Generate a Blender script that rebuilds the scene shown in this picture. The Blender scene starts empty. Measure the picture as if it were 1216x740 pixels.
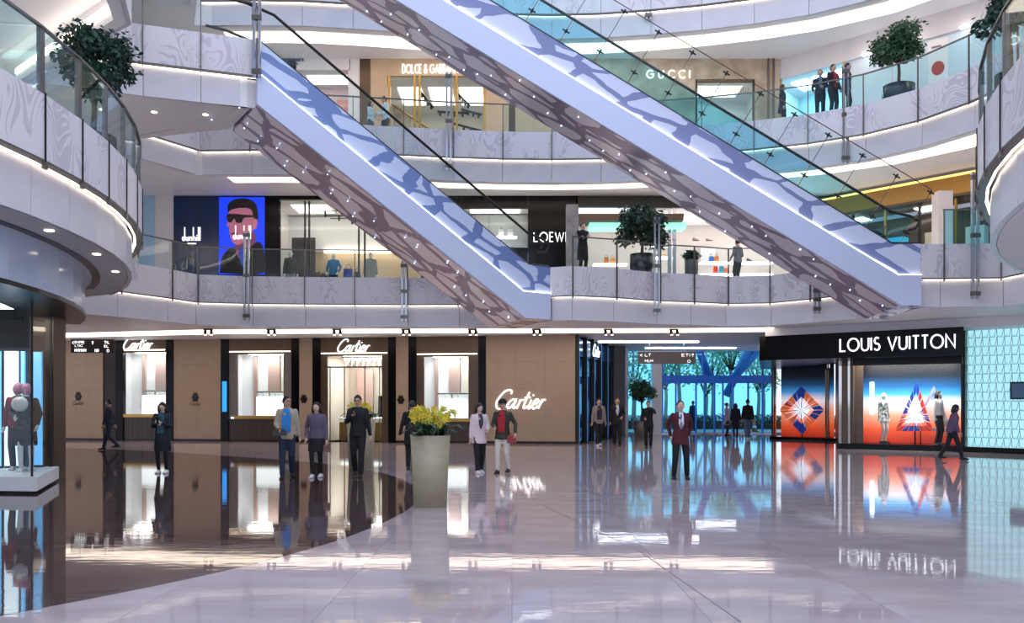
import bpy, bmesh, math, random
from mathutils import Vector, Matrix
from mathutils.geometry import tessellate_polygon
R = random.Random(7)
PI = math.pi
S = bpy.context.scene
COL = S.collection

# ---------------------------------------------------------------- camera, world, light, exposure
F = 1000.0                      # focal length in pixels of the 1216 x 740 frame
cam_data = bpy.data.cameras.new('camera')
cam_data.sensor_width = 36.0
cam_data.lens = F / 1216 * 36.0
cam_data.shift_y = 108 / 1216
cam_data.clip_end = 400
cam = bpy.data.objects.new('camera', cam_data)
cam.location = (0, 0, 1.65)
cam.rotation_euler = (PI / 2, 0, 0)
COL.objects.link(cam)
S.camera = cam

world = bpy.data.worlds.new('sky')
S.world = world
world.use_nodes = True
bg = world.node_tree.nodes['Background']
bg.inputs['Color'].default_value = (0.70, 0.79, 1.0, 1)
bg.inputs['Strength'].default_value = 1.0

S.view_settings.view_transform = 'Standard'
S.view_settings.look = 'None'
S.view_settings.exposure = 0.85
S.view_settings.gamma = 1.0
S.view_settings.use_curve_mapping = False
S.cycles.use_denoising = True
S.cycles.transparent_max_bounces = 24
S.cycles.max_bounces = 8
S.cycles.diffuse_bounces = 4
S.cycles.glossy_bounces = 4
S.cycles.caustics_reflective = False
S.cycles.caustics_refractive = False
S.cycles.sample_clamp_indirect = 6.0

# ---------------------------------------------------------------- helpers
def at(px, py, Y):
    """world point seen at pixel (px, py) of the photograph at distance Y"""
    return Vector(((px - 608) * Y / F, Y, 1.65 + (478 - py) * Y / F))

def floor_at(px, py, z=0.0):
    Y = (1.65 - z) * F / (py - 478)
    return Vector(((px - 608) * Y / F, Y, z))

def hexc(h):
    h = h.lstrip('#')
    c = [int(h[i:i + 2], 16) / 255 for i in (0, 2, 4)]
    return tuple(x / 12.92 if x <= .04045 else ((x + .055) / 1.055) ** 2.4 for x in c) + (1,)

class MB:
    def __init__(s):
        s.v, s.f, s.sm, s.mi = [], [], [], []
        s.cur = 0
    def add(s, vs, fs, smooth=False):
        o = len(s.v)
        s.v += [tuple(p) for p in vs]
        for f in fs:
            s.f.append(tuple(i + o for i in f)); s.sm.append(smooth); s.mi.append(s.cur)
        return s
    def box(s, x0, x1, y0, y1, z0, z1):
        v = [(x, y, z) for z in (z0, z1) for y in (y0, y1) for x in (x0, x1)]
        return s.add(v, [(0, 2, 3, 1), (4, 5, 7, 6), (0, 1, 5, 4), (2, 6, 7, 3), (0, 4, 6, 2), (1, 3, 7, 5)])
    def hexa(s, b, t):
        """8 corners: bottom ring b (4), top ring t (4)"""
        return s.add(list(b) + list(t), [(3, 2, 1, 0), (4, 5, 6, 7), (0, 1, 5, 4), (1, 2, 6, 5), (2, 3, 7, 6), (3, 0, 4, 7)])
    def prism(s, poly, z0, z1):
        n = len(poly)
        tr = tessellate_polygon([[Vector((p[0], p[1], 0)) for p in poly]])
        v = [(p[0], p[1], z0) for p in poly] + [(p[0], p[1], z1) for p in poly]
        f = [tuple(t) for t in tr] + [tuple(i + n for i in reversed(t)) for t in tr]
        f += [(i, (i + 1) % n, n + (i + 1) % n, n + i) for i in range(n)]
        return s.add(v, f)
    def vprism(s, poly, y0, y1):
        """polygon in x-z, extruded along y"""
        n = len(poly)
        tr = tessellate_polygon([[Vector((p[0], p[1], 0)) for p in poly]])
        v = [(p[0], y0, p[1]) for p in poly] + [(p[0], y1, p[1]) for p in poly]
        f = [tuple(t) for t in tr] + [tuple(i + n for i in reversed(t)) for t in tr]
        f += [(i, (i + 1) % n, n + (i + 1) % n, n + i) for i in range(n)]
        return s.add(v, f)
    def loft(s, rings, caps=True, smooth=True):
        n = len(rings[0]); k = len(rings)
        v = [p for r in rings for p in r]
        f = [(i * n + j, i * n + (j + 1) % n, (i + 1) * n + (j + 1) % n, (i + 1) * n + j) for i in range(k - 1) for j in range(n)]
        s.add(v, f, smooth)
        if caps:
            o = len(s.v) - len(v)
            s.f.append(tuple(o + j for j in reversed(range(n)))); s.sm.append(False); s.mi.append(s.cur)
            s.f.append(tuple(o + (k - 1) * n + j for j in range(n))); s.sm.append(False); s.mi.append(s.cur)
        return s
    def tube(s, path, r, n=8, caps=True, r2=None):
        path = [Vector(p) for p in path]
        rings = []
        side = None
        for i, p in enumerate(path):
            d = (path[min(i + 1, len(path) - 1)] - path[max(i - 1, 0)])
            if d.length < 1e-9: d = Vector((0, 0, 1))
            d.normalize()
            if side is None:
                side = d.cross(Vector((0, 0, 1)) if abs(d.z) < .9 else Vector((1, 0, 0)))
            side = (side - d * side.dot(d)).normalized()
            up = side.cross(d)
            q = r[i] if isinstance(r, (list, tuple)) else r
            rings.append([p + side * math.cos(2 * PI * j / n) * q + up * math.sin(2 * PI * j / n) * (q if r2 is None else r2) for j in range(n)])
        return s.loft(rings, caps)
    def lathe(s, prof, n=16, c=(0, 0, 0), a=0.0):
        rings = [[(c[0] + r * math.cos(a + 2 * PI * j / n), c[1] + r * math.sin(a + 2 * PI * j / n), c[2] + z) for j in range(n)] for r, z in prof]
        return s.loft(rings)
    def ball(s, c, rx, ry=None, rz=None, n=10, k=6):
        ry = rx if ry is None else ry; rz = rx if rz is None else rz
        rings = []
        for i in range(1, k):
            t = PI * i / k
            rings.append([(c[0] + rx * math.sin(t) * math.cos(2 * PI * j / n), c[1] + ry * math.sin(t) * math.sin(2 * PI * j / n), c[2] - rz * math.cos(t)) for j in range(n)])
        return s.loft(rings)
    def mesh(s, name, mats, recalc=True, sharp=None):
        me = bpy.data.meshes.new(name)
        me.from_pydata(s.v, [], s.f)
        if recalc:
            bm = bmesh.new(); bm.from_mesh(me)
            bmesh.ops.recalc_face_normals(bm, faces=bm.faces)
            bm.to_mesh(me); bm.free()
        for m in (mats if isinstance(mats, (list, tuple)) else [mats]):
            me.materials.append(m)
        me.polygons.foreach_set('use_smooth', s.sm)
        me.polygons.foreach_set('material_index', s.mi)
        if sharp: me.set_sharp_from_angle(angle=sharp)
        return me

def link(name, me, parent=None, loc=None, rz=None, **kw):
    o = bpy.data.objects.new(name, me)
    COL.objects.link(o)
    if parent: o.parent = parent
    if loc is not None: o.location = loc
    if rz is not None: o.rotation_euler = (0, 0, rz)
    return tag(o, **kw)
def tag(o, label=None, cat=None, group=None, kind=None):
    if label: o['label'] = label
    if cat: o['category'] = cat
    if group: o['group'] = group
    if kind: o['kind'] = kind
    return o
def ob(name, mb, m, parent=None, loc=None, rz=None, recalc=True, sharp=None, **kw):
    return link(name, mb.mesh(name, m, recalc, sharp), parent, loc, rz, **kw)
def empty(name, loc=(0, 0, 0), rz=0.0, parent=None, **kw):
    o = link(name, None, parent, loc, rz, **kw)
    o.empty_display_size = .2
    return o
def bx(name, b, m, parent=None, **kw):
    return ob(name, MB().box(*b), m, parent, **kw)
def copy_tree(o, parent=None):
    c = o.copy(); COL.objects.link(c)
    if parent: c.parent = parent
    for ch in list(o.children): copy_tree(ch, c)
    return c

# ---------------------------------------------------------------- materials
MATS = {}
def mat(name, col='#808080', rough=.5, metal=0.0, emit=0.0, ecol=None, noise=None, bump=None, coat=0.0, ior=1.5, stretch=(1, 1, 1), col2=None):
    if name in MATS: return MATS[name]
    m = bpy.data.materials.new(name); m.use_nodes = True
    nt = m.node_tree; b = nt.nodes['Principled BSDF']
    b.inputs['Base Color'].default_value = hexc(col)
    b.inputs['Roughness'].default_value = rough
    b.inputs['Metallic'].default_value = metal
    b.inputs['IOR'].default_value = ior
    b.inputs['Coat Weight'].default_value = coat
    if emit:
        b.inputs['Emission Color'].default_value = hexc(ecol or col)
        b.inputs['Emission Strength'].default_value = emit
    if noise or bump:
        tc = nt.nodes.new('ShaderNodeTexCoord'); mp = nt.nodes.new('ShaderNodeMapping')
        mp.inputs['Scale'].default_value = stretch
        nt.links.new(tc.outputs['Object'], mp.inputs['Vector'])
        n = nt.nodes.new('ShaderNodeTexNoise'); nt.links.new(mp.outputs[0], n.inputs['Vector'])
        n.inputs['Scale'].default_value = (noise or bump)[0]; n.inputs['Detail'].default_value = 4
        if noise:
            cr = nt.nodes.new('ShaderNodeValToRGB')
            c2 = hexc(col2) if col2 else tuple(x * (1 - noise[1]) for x in hexc(col)[:3]) + (1,)
            cr.color_ramp.elements[0].position = .35; cr.color_ramp.elements[0].color = c2
            cr.color_ramp.elements[1].position = .65; cr.color_ramp.elements[1].color = hexc(col)
            nt.links.new(n.outputs['Fac'], cr.inputs[0]); nt.links.new(cr.outputs[0], b.inputs['Base Color'])
        if bump:
            bp = nt.nodes.new('ShaderNodeBump'); bp.inputs['Strength'].default_value = bump[1]
            bp.inputs['Distance'].default_value = bump[2] if len(bump) > 2 else .01
            nt.links.new(n.outputs['Fac'], bp.inputs['Height']); nt.links.new(bp.outputs[0], b.inputs['Normal'])
    MATS[name] = m
    return m

def glass(name, tint=(1, 1, 1), refl=.08, rough=.0, rcol=(1, 1, 1), cap=.14):
    if name in MATS: return MATS[name]
    m = bpy.data.materials.new(name); m.use_nodes = True
    nt = m.node_tree; nt.nodes.clear()
    out = nt.nodes.new('ShaderNodeOutputMaterial'); mix = nt.nodes.new('ShaderNodeMixShader')
    tr = nt.nodes.new('ShaderNodeBsdfTransparent'); gl = nt.nodes.new('ShaderNodeBsdfGlossy')
    fr = nt.nodes.new('ShaderNodeFresnel'); fr.inputs[0].default_value = 1.0 + refl * 5
    tr.inputs[0].default_value = tuple(tint) + (1,)
    gl.inputs['Roughness'].default_value = rough; gl.inputs['Color'].default_value = tuple(rcol) + (1,)
    lim = nt.nodes.new('ShaderNodeMath'); lim.operation = 'MINIMUM'; lim.inputs[1].default_value = cap
    nt.links.new(fr.outputs[0], lim.inputs[0]); nt.links.new(lim.outputs[0], mix.inputs[0]); nt.links.new(tr.outputs[0], mix.inputs[1]); nt.links.new(gl.outputs[0], mix.inputs[2])
    nt.links.new(mix.outputs[0], out.inputs[0])
    MATS[name] = m
    return m

def web_mat(name, base, line, slope, sc=(.8, 2.2, 2.2), width=.13, rough=.3, shift=(0, 0, 0)):
    """flat print of branching net on the escalator cladding; runs along the incline"""
    m = mat(name, base, rough)
    nt = m.node_tree; b = nt.nodes['Principled BSDF']
    tc = nt.nodes.new('ShaderNodeTexCoord'); mp = nt.nodes.new('ShaderNodeMapping'); mp2 = nt.nodes.new('ShaderNodeMapping')
    mp.inputs['Rotation'].default_value = (0, math.atan(slope) - .22, 0)
    mp2.inputs['Scale'].default_value = sc; mp2.inputs['Location'].default_value = shift
    nz = nt.nodes.new('ShaderNodeTexNoise'); nz.inputs['Scale'].default_value = 1.3
    ad = nt.nodes.new('ShaderNodeMixRGB'); ad.blend_type = 'ADD'; ad.inputs[0].default_value = .32
    vo = nt.nodes.new('ShaderNodeTexVoronoi'); vo.feature = 'DISTANCE_TO_EDGE'; vo.inputs['Scale'].default_value = 1.0
    n2 = nt.nodes.new('ShaderNodeTexNoise'); n2.inputs['Scale'].default_value = 1.1
    mt = nt.nodes.new('ShaderNodeMath'); mt.operation = 'MULTIPLY_ADD'; mt.inputs[1].default_value = width * 2.0; mt.inputs[2].default_value = -width * .35
    lt = nt.nodes.new('ShaderNodeMath'); lt.operation = 'SUBTRACT'
    cr = nt.nodes.new('ShaderNodeValToRGB')
    cr.color_ramp.elements[0].position = .0; cr.color_ramp.elements[0].color = hexc(line)
    cr.color_ramp.elements[1].position = .012; cr.color_ramp.elements[1].color = hexc(base)
    L = nt.links.new
    L(tc.outputs['Object'], mp.inputs[0]); L(mp.outputs[0], mp2.inputs[0]); L(mp2.outputs[0], nz.inputs['Vector'])
    L(mp2.outputs[0], ad.inputs[1]); L(nz.outputs['Color'], ad.inputs[2]); L(ad.outputs[0], vo.inputs['Vector'])
    L(mp2.outputs[0], n2.inputs['Vector']); L(n2.outputs['Fac'], mt.inputs[0])
    L(vo.outputs['Distance'], lt.inputs[0]); L(mt.outputs[0], lt.inputs[1]); L(lt.outputs[0], cr.inputs[0]); L(cr.outputs[0], b.inputs['Base Color'])
    return m

def carved_mat(name, base, groove, rough=.35, sc=1.0, strength=.6):
    """white stone with shallow carved wandering lines, broken here and there"""
    m = mat(name, base, rough)
    nt = m.node_tree; b = nt.nodes['Principled BSDF']; L = nt.links.new
    N = lambda t, **k: nt.nodes.new(t)
    tc = N('ShaderNodeTexCoord'); oi = N('ShaderNodeObjectInfo'); add = N('ShaderNodeVectorMath'); add.operation = 'ADD'
    mp = N('ShaderNodeMapping'); mp.inputs['Rotation'].default_value = (.4, .6, .3); mp.inputs['Scale'].default_value = (1.5, 1.0, .75)
    L(tc.outputs['Object'], add.inputs[0]); L(oi.outputs['Location'], add.inputs[1]); L(add.outputs[0], mp.inputs[0])
    n1 = N('ShaderNodeTexNoise'); n1.inputs['Scale'].default_value = sc; n1.inputs['Detail'].default_value = 1.0; n1.inputs['Distortion'].default_value = 1.2
    n2 = N('ShaderNodeTexNoise'); n2.inputs['Scale'].default_value = 1.6; n2.inputs['Detail'].default_value = 0
    L(mp.outputs[0], n1.inputs['Vector']); L(mp.outputs[0], n2.inputs['Vector'])
    def M(op, a, v):
        q = N('ShaderNodeMath'); q.operation = op; L(a, q.inputs[0]); q.inputs[1].default_value = v; return q.outputs[0]
    d = M('ABSOLUTE', M('SUBTRACT', M('FRACT', M('MULTIPLY', n1.outputs['Fac'], 13), 0), .5), 0)
    mk = M('MULTIPLY', M('SUBTRACT', n2.outputs['Fac'], .46), .9)
    t = N('ShaderNodeMath'); t.operation = 'SUBTRACT'; L(d, t.inputs[0]); L(mk, t.inputs[1])
    cr = N('ShaderNodeValToRGB')
    cr.color_ramp.elements[0].position = .02; cr.color_ramp.elements[0].color = hexc(groove)
    cr.color_ramp.elements[1].position = .10; cr.color_ramp.elements[1].color = hexc(base)
    bp = N('ShaderNodeBump'); bp.inputs['Strength'].default_value = strength; bp.inputs['Distance'].default_value = .03
    L(t.outputs[0], cr.inputs[0]); L(cr.outputs[0], b.inputs['Base Color'])
    L(cr.outputs[0], bp.inputs['Height']); L(bp.outputs[0], b.inputs['Normal'])
    return m

M_white = mat('white_plaster', '#E9E7EA', .55)
M_lav = mat('white_stone', '#DCD8DE', .3, noise=(1.2, .08))
M_carve = carved_mat('carved_marble', '#E2DCDF', '#CCC4CB')
M_soffit = mat('soffit_white', '#F0EEEF', .5)
M_beige = mat('beige_stone', '#A08A74', .45, noise=(3, .08), bump=(40, .1))
M_bronze = mat('dark_bronze', '#2A211D', .3, metal=.6)
M_brown = mat('brown_metal', '#5C4A3C', .35, metal=.5, noise=(2, .1))
M_black = mat('black_gloss', '#060608', .22, ior=1.25)
M_blackm = mat('black_matte', '#0B0B0D', .5)
M_steel = mat('brushed_steel', '#A9ADB4', .25, metal=.9)
M_dsteel = mat('dark_steel', '#6B6460', .35, metal=.7)
M_gold = mat('gold', '#B08A45', .3, metal=.8)
M_rubber = mat('black_rubber', '#0A0A0C', .35)
M_gl = glass('clear_glass', (.94, .98, .98), .05)
M_vit = glass('window_vitrine', (.97, .98, .98), .02, cap=.04)
M_teal = glass('teal_glass', (.64, .91, .97), .05)
M_teal2 = glass('pale_teal_glass', (.82, .95, .97), .035)
M_entry = glass('blue_glass', (.47, .85, 1.0), .06)
M_warm = mat('warm_light', '#FFF1DC', emit=2.6, ecol='#FFEBD2')
M_cove = mat('cove_light', '#FFF6EA', emit=1.5, ecol='#FFEBD6')
M_coveup = mat('cove_up_light', '#FFF6EA', emit=3.2, ecol='#FFEEDC')
M_led = mat('white_led', '#FFFFFF', emit=3, ecol='#FFFFFF')
M_ledw = mat('warm_led', '#FFFFFF', emit=2.4, ecol='#FFF3E2')
M_text = mat('lit_lettering', '#FFFFFF', emit=.75, ecol='#FBFDFF')
M_panel = mat('ceiling_lamp_light', '#FFFFFF', emit=1.5, ecol='#FFF4E6')

# ---------------------------------------------------------------- plan of the galleries
def nrm(poly):
    """per-vertex normals pointing into the atrium (to the right of travel)"""
    out = []
    for i, p in enumerate(poly):
        a = Vector(poly[max(i - 1, 0)]); b = Vector(poly[min(i + 1, len(poly) - 1)])
        p = Vector(p); n = Vector((0, 0))
        for u, w in ((a, p), (p, b)):
            d = w - u
            if d.length > 1e-6: d.normalize(); n += Vector((d.y, -d.x))
        n.normalize(); out.append(n)
    return out
def offset(poly, d):
    return [Vector(p) + n * d for p, n in zip(poly, nrm(poly))]
def sub(poly, step):
    out = [Vector(poly[0])]
    for a, b in zip(poly, poly[1:]):
        a, b = Vector(a), Vector(b); k = max(1, round((b - a).length / step))
        out += [a.lerp(b, i / k) for i in range(1, k + 1)]
    return out
def smooth(poly, it=2):
    for _ in range(it):
        q = [Vector(poly[0])]
        for a, b in zip(poly, poly[1:]):
            a, b = Vector(a), Vector(b); q += [a.lerp(b, .25), a.lerp(b, .75)]
        q.append(Vector(poly[-1])); poly = q
    return poly
def even(poly, step):
    """points spaced evenly along a smooth line"""
    L = [0]
    for a, b in zip(poly, poly[1:]): L.append(L[-1] + (Vector(b) - Vector(a)).length)
    k = max(1, round(L[-1] / step)); out = []
    for i in range(k + 1):
        t = L[-1] * i / k
        j = max(q for q in range(len(L)) if L[q] <= t + 1e-9); j = min(j, len(poly) - 2)
        out.append(Vector(poly[j]).lerp(Vector(poly[j + 1]), (t - L[j]) / max(1e-9, L[j + 1] - L[j])))
    return out

Z2, Z3, Z4 = 6.0, 11.1, 16.2        # gallery floor levels
CL, RL = (-20.9, 12.3), 14.2        # round balcony on one side
CR = (20.28, 7.37)                  # its twin on the other
def arcL(k): a = -.0155 + .0775 * k; return Vector((CL[0] + RL * math.cos(a), CL[1] + RL * math.sin(a)))
def arcR(k): a = .30 + .0775 * k; return Vector((CR[0] - RL * math.cos(a), CR[1] + RL * math.sin(a)))
E1A, E1d = Vector((1.24, 27.54)), Vector((-7.94, -5.44)).normalized()
E1n = Vector((E1d.y, -E1d.x)); W1 = 2.1
E1n = E1n if E1n.y > 0 else -E1n
E1B = E1A + E1d * 9.62
E2A, W2 = Vector((11.4, 23.5)), 2.3

left2 = [arcL(k) for k in range(-8, 10)]
back_l2 = [(-11.6, 22.2), (-13.9, 22.9), (-13.5, 24.6), (-12.2, 26.3), (-11.3, 28.0), (-10.85, 29.1), (-9.1, 29.5), (-7.3, 29.65), (-5.55, 29.75), (-3.7, 29.85), (-1.9, 29.8), tuple(E1A + E1n * W1)]
mid2 = [tuple(E1A), (1.96, 27.28), (3.45, 27.8), (5.05, 28.7), (6.27, 29.0), (7.57, 29.5), (8.98, 29.3), (10.0, 28.2), (10.9, 26.9), (11.4, E2A.y + W2)]
right2 = [tuple(E2A), (12.05, 23.5), (13.6, 23.4), (13.7, 22.3), (13.6, 20.6)] + [tuple(arcR(k)) for k in range(6, -12, -1)]
arc3 = even(smooth([(-10.6, 28.6), (-7.36, 28.5), (-3.77, 29.1), (-1.0, 29.55), (2.0, 29.7), (5.0, 29.3), (8.2, 28.5), (10.3, 27.6), (11.7, 26.5), (12.6, 25.2), (13.1, 23.9), (13.5, 22.0), (13.6, 20.6)], 2), 1.75)
left3 = [arcL(k) for k in range(-8, 6)] + [(-11.5, 20.4), (-9.3, 21.2), (-8.0, 21.65), tuple(E1B)]
back_l3 = [tuple(E1B + E1n * W1), (-9.5, 24.2), (-11.2, 25.0), (-11.9, 26.4), (-10.6, 28.6)]
right3 = [(13.6, 20.6)] + [tuple(arcR(k)) for k in range(6, -12, -1)]
OUT = [(30, -4), (30, 44.2), (-30, 44.2), (-30, -4)]

# ================================================================ FLOOR
def floor_material(name, c1, c2, rough, sc):
    m = mat(name, c1, rough, noise=(sc, .1), col2=c2, ior=1.55, stretch=(.6, 1.6, 1))
    nt = m.node_tree; b = nt.nodes['Principled BSDF']
    tc = nt.nodes.new('ShaderNodeTexCoord'); mp = nt.nodes.new('ShaderNodeMapping'); mp.inputs['Scale'].default_value = (1.2, 5, 1)
    n = nt.nodes.new('ShaderNodeTexNoise'); n.inputs['Scale'].default_value = 1.4; n.inputs['Detail'].default_value = 2
    bp = nt.nodes.new('ShaderNodeBump'); bp.inputs['Strength'].default_value = .016; bp.inputs['Distance'].default_value = .05
    nt.links.new(tc.outputs['Object'], mp.inputs[0]); nt.links.new(mp.outputs[0], n.inputs['Vector'])
    nt.links.new(n.outputs['Fac'], bp.inputs['Height']); nt.links.new(bp.outputs[0], b.inputs['Normal'])
    return m
M_floor = floor_material('polished_pale_marble', '#C2B4B6', '#AE9FA2', .035, 1.5)
M_dark = floor_material('polished_brown_marble', '#5E4C4A', '#4A3B3A', .035, 2.5)
M_joint = mat('stone_joint', '#7C7070', .5)

fl = ob('floor', MB().box(-30, 30, -3, 72, -.1, -.012), M_joint, kind='structure')
T = 1.5
near = MB().box(0.0015, T - .0015, 0.0015, T - .0015, -.012, 0).mesh('stone_slab', M_floor)
far = MB()
for i in range(-20, 20):
    for j in range(-2, 31):
        x, y = i * T, j * T
        if 5.0 < y < 19 and abs(x + .75) < .66 * y + 1:
            link('stone_slab', near, fl, (x, y, 0))
        else:
            far.box(x + .001, x + T - .001, y + .001, y + T - .001, -.012, 0)
ob('far_paving', far, M_floor, fl, kind='stuff')
inlay = [(-3.95, 6.5), (-3.14, 7.64), (-2.55, 8.75), (-2.08, 10.0), (-1.78, 11.4), (-1.62, 12.6), (-1.58, 13.4), (-1.66, 15.2), (-2.0, 17.0), (-2.8, 19.3), (-3.9, 21.3), (-5.7, 23.5), (-7.9, 25.3), (-9.6, 26.6), (-11.7, 28.2), (-14, 29.5), (-17, 30.8), (-22, 31.5), (-22, 3), (-7.5, 3)]
inl = smooth(inlay[:18], 2)
ob('brown_inlay', MB().prism([tuple(p) for p in inl] + inlay[18:], 0, .0012), M_dark, fl)
# thin metal expansion lines let into the pale marble
for a, b in (((760, 655), (880, 739)), ((905, 566), (1216, 600)), ((560, 560), (760, 655))):
    p, q = floor_at(*a), floor_at(*b); d = (q - p).normalized(); n = Vector((-d.y, d.x, 0)) * .006
    ob('metal_joint', MB().prism([tuple((p + n)[:2]), tuple((q + n)[:2]), tuple((q - n)[:2]), tuple((p - n)[:2])], 0, .0008), M_dsteel, fl)

# ================================================================ GALLERIES
def strip(poly, d0, d1, z0, z1, mb=None):
    mb = mb or MB()
    A, B = offset(poly, d0), offset(poly, d1)
    mb.loft([[(a.x, a.y, z0), (b.x, b.y, z0), (b.x, b.y, z1), (a.x, a.y, z1)] for a, b in zip(A, B)], True, False)
    return mb
def panels(name, poly, d0, d1, z0, z1, m, parent, gap=.008):
    A, B = offset(poly, d0), offset(poly, d1)
    for i in range(len(poly) - 1):
        L = (A[i + 1] - A[i]).length; t = gap / max(L, .1)
        a0, a1 = A[i].lerp(A[i + 1], t), A[i + 1].lerp(A[i], t)
        b0, b1 = B[i].lerp(B[i + 1], t), B[i + 1].lerp(B[i], t)
        q = [a0, a1, b1, b0]; c = (a0 + b1) / 2
        ob(name, MB().hexa([(p.x - c.x, p.y - c.y, z0) for p in q], [(p.x - c.x, p.y - c.y, z1) for p in q]), m, parent, (c.x, c.y, 0))
def slab(name, edge, zf, zc, lip):
    e = [tuple(p) for p in offset(edge, -.30)]
    s = ob(name, MB().prism(e + OUT, zc, zf - .02), M_soffit, kind='structure')
    if lip:
        ob('edge_drop', strip(edge, -.30, -.55, zf - 1.66, zc + .02), M_soffit, s)
        ob('hidden_cove_light', strip(edge if zf < 15 else arc3, -.56, -.60, zf - 1.45, zf - 1.33), M_coveup, s)
    return s
def parapet(runs, zf, name, lit=True):
    """carved marble parapet, light slot and smooth lower fascia for each run"""
    for run in runs:
        r = ob(name, strip(run, -.13, -.16, zf - .80, zf + .03), M_dsteel, kind='structure')
        panels('carved_panel', run, 0, -.12, zf - .87, zf + .07, M_carve, r)
        panels('fascia_panel', run, -.20, -.29, zf - 1.66, zf - .93, M_lav, r)
        if lit:
            ob('light_slot', strip(run, -.125, -.165, zf - .90, zf - .85), M_ledw, r)
        ob('edge_trim', strip(run, .012, -.125, zf - .90, zf - .872), M_dsteel, r)
BAL = 'glass balustrades round the atrium'
def balustrade(run, zf, label, m=None, post=.028, h=1.02, ends=True, bronze=False):
    root = empty('glass_balustrade', (run[0][0], run[0][1], zf), label=label, cat='balustrade', group=BAL)
    o = Vector(run[0])
    loc = [Vector(p) - o for p in run]
    A, B = offset(loc, -.035), offset(loc, -.05)
    for i in range(len(loc) - 1):
        L = (A[i + 1] - A[i]).length; t = .012 / max(L, .1)
        a0, a1, b0, b1 = A[i].lerp(A[i + 1], t), A[i + 1].lerp(A[i], t), B[i].lerp(B[i + 1], t), B[i + 1].lerp(B[i], t)
        q = [a0, a1, b1, b0]
        ob('glass_pane', MB().hexa([(p.x, p.y, .07) for p in q], [(p.x, p.y, h) for p in q]), m or M_gl, root)
    ob('handrail', strip(loc, -.015, -.07, h, h + .035), M_dsteel, root)
    N = nrm(loc)
    for i, (p, n) in enumerate(zip(loc, N)):
        t = Vector((-n.y, n.x))
        def bar(w, d0, d1, z0, z1, mm, nm):
            q = [p + t * w + n * d0, p - t * w + n * d0, p - t * w + n * d1, p + t * w + n * d1]
            ob(nm, MB().hexa([(v.x, v.y, z0) for v in q], [(v.x, v.y, z1) for v in q]), mm, root)
        if bronze:
            bar(.055, -.09, -.03, .07, h + .03, M_dsteel, 'post'); bar(.012, .003, .02, -.90, .09, M_bronze, 'joint_bar'); bar(.05, -.02, .02, -1.0, -.905, M_dsteel, 'post_foot')
        else:
            bar(post / 2, .003, .05, -.97, h + .02, M_dsteel, 'post')
    return root

s2 = slab('ceiling_first', left2 + back_l2 + mid2 + right2, Z2, 4.34, False)
e3 = left3 + back_l3 + arc3[1:] + right3[1:]
s3 = slab('ceiling_second', e3, Z3, 10.0, True)
e4 = [arcL(k) for k in range(-8, 6)] + [(-11.5, 20.4), (-9.0, 21.2), (-6.8, 21.6), (-6.7, 25.9), (-9.5, 26.2), (-10.6, 28.6)] + arc3[1:] + right3[1:]
s4 = slab('ceiling_third', e4, Z4, 15.2, True)
ob('ceiling_landing', MB().prism([(-6.98, 22.38), (-8.1, 21.95), (-9.35, 21.5), (-11.6, 20.75), (-13.5, 22.0), (-12.3, 26.0), (-11.5, 25.1), (-9.6, 24.45), (-8.05, 24.0)], 9.445, 9.99), M_soffit, kind='structure')
for (x_, y_), q in (((-8.3, 22.8), 'nearest the smaller escalator'), ((-9.6, 22.6), 'between the other two'), ((-10.9, 22.4), 'nearest the round balcony')):
    ob('downlight', MB().lathe([(0, 0), (.07, 0), (.07, -.015), (0, -.015)], 12, (x_, y_, 9.445)), M_warm, label='small round downlight under the upper landing, ' + q, cat='light', group='downlights under the upper landing')
parapet([left2, back_l2, mid2, right2], Z2, 'wall_balcony_second')
parapet([left3, back_l3[1:], arc3, right3], Z3, 'wall_balcony_third')
parapet([arc3], Z4, 'wall_balcony_fourth')

balustrade(left2, Z2, 'curved glass balustrade with broad bronze posts on the round balcony beside the big leafy tree', M_teal2, bronze=True)
balustrade(back_l2[3:], Z2, 'glass balustrade in front of the black shop with the blue poster')
balustrade(mid2[1:], Z2, 'glass balustrade in front of the lit shop with round tree and small plant', post=.04)
balustrade(right2[1:6], Z2, 'teal glass balustrade at the foot of the larger escalator', M_teal)
balustrade(right2[6:], Z2, 'curved glass balustrade with bronze posts on the balcony facing the round tree', M_teal2, bronze=True)
balustrade(left3[-4:], Z3, 'short glass balustrade at the top landing of the smaller escalator')
balustrade(arc3[1:7], Z3, 'glass balustrade in front of the shop with the two letter sign and hanging clothes rails')
balustrade(arc3[6:], Z3, 'sweeping glass balustrade on the upper gallery beside the potted tree', M_teal2)

# ceiling cove lights: a long luminaire let into each gallery ceiling
def cove(name, poly, d0, d1, z, label):
    o = ob(name, strip(poly, d0, d1, z - .03, z + .004), M_cove, label=label, cat='light')
    return o
LC = [(-24, 34.4), (-19, 33.2), (-11.5, 31.2), (-6, 30.9), (2, 30.7), (6.5, 30.6), (9.4, 30.2)]
cove('cove_light', LC, 0, -1.5, 4.34, 'long warm cove light in the ground floor ceiling before the jeweller wall')
cove('cove_light', arc3, -2.2, -3.3, 10.0, 'curved cove light in the ceiling above the second storey shops')
cove('cove_light', arc3, -2.2, -3.1, 15.2, 'curved cove light in the ceiling above the third storey shops')

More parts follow.
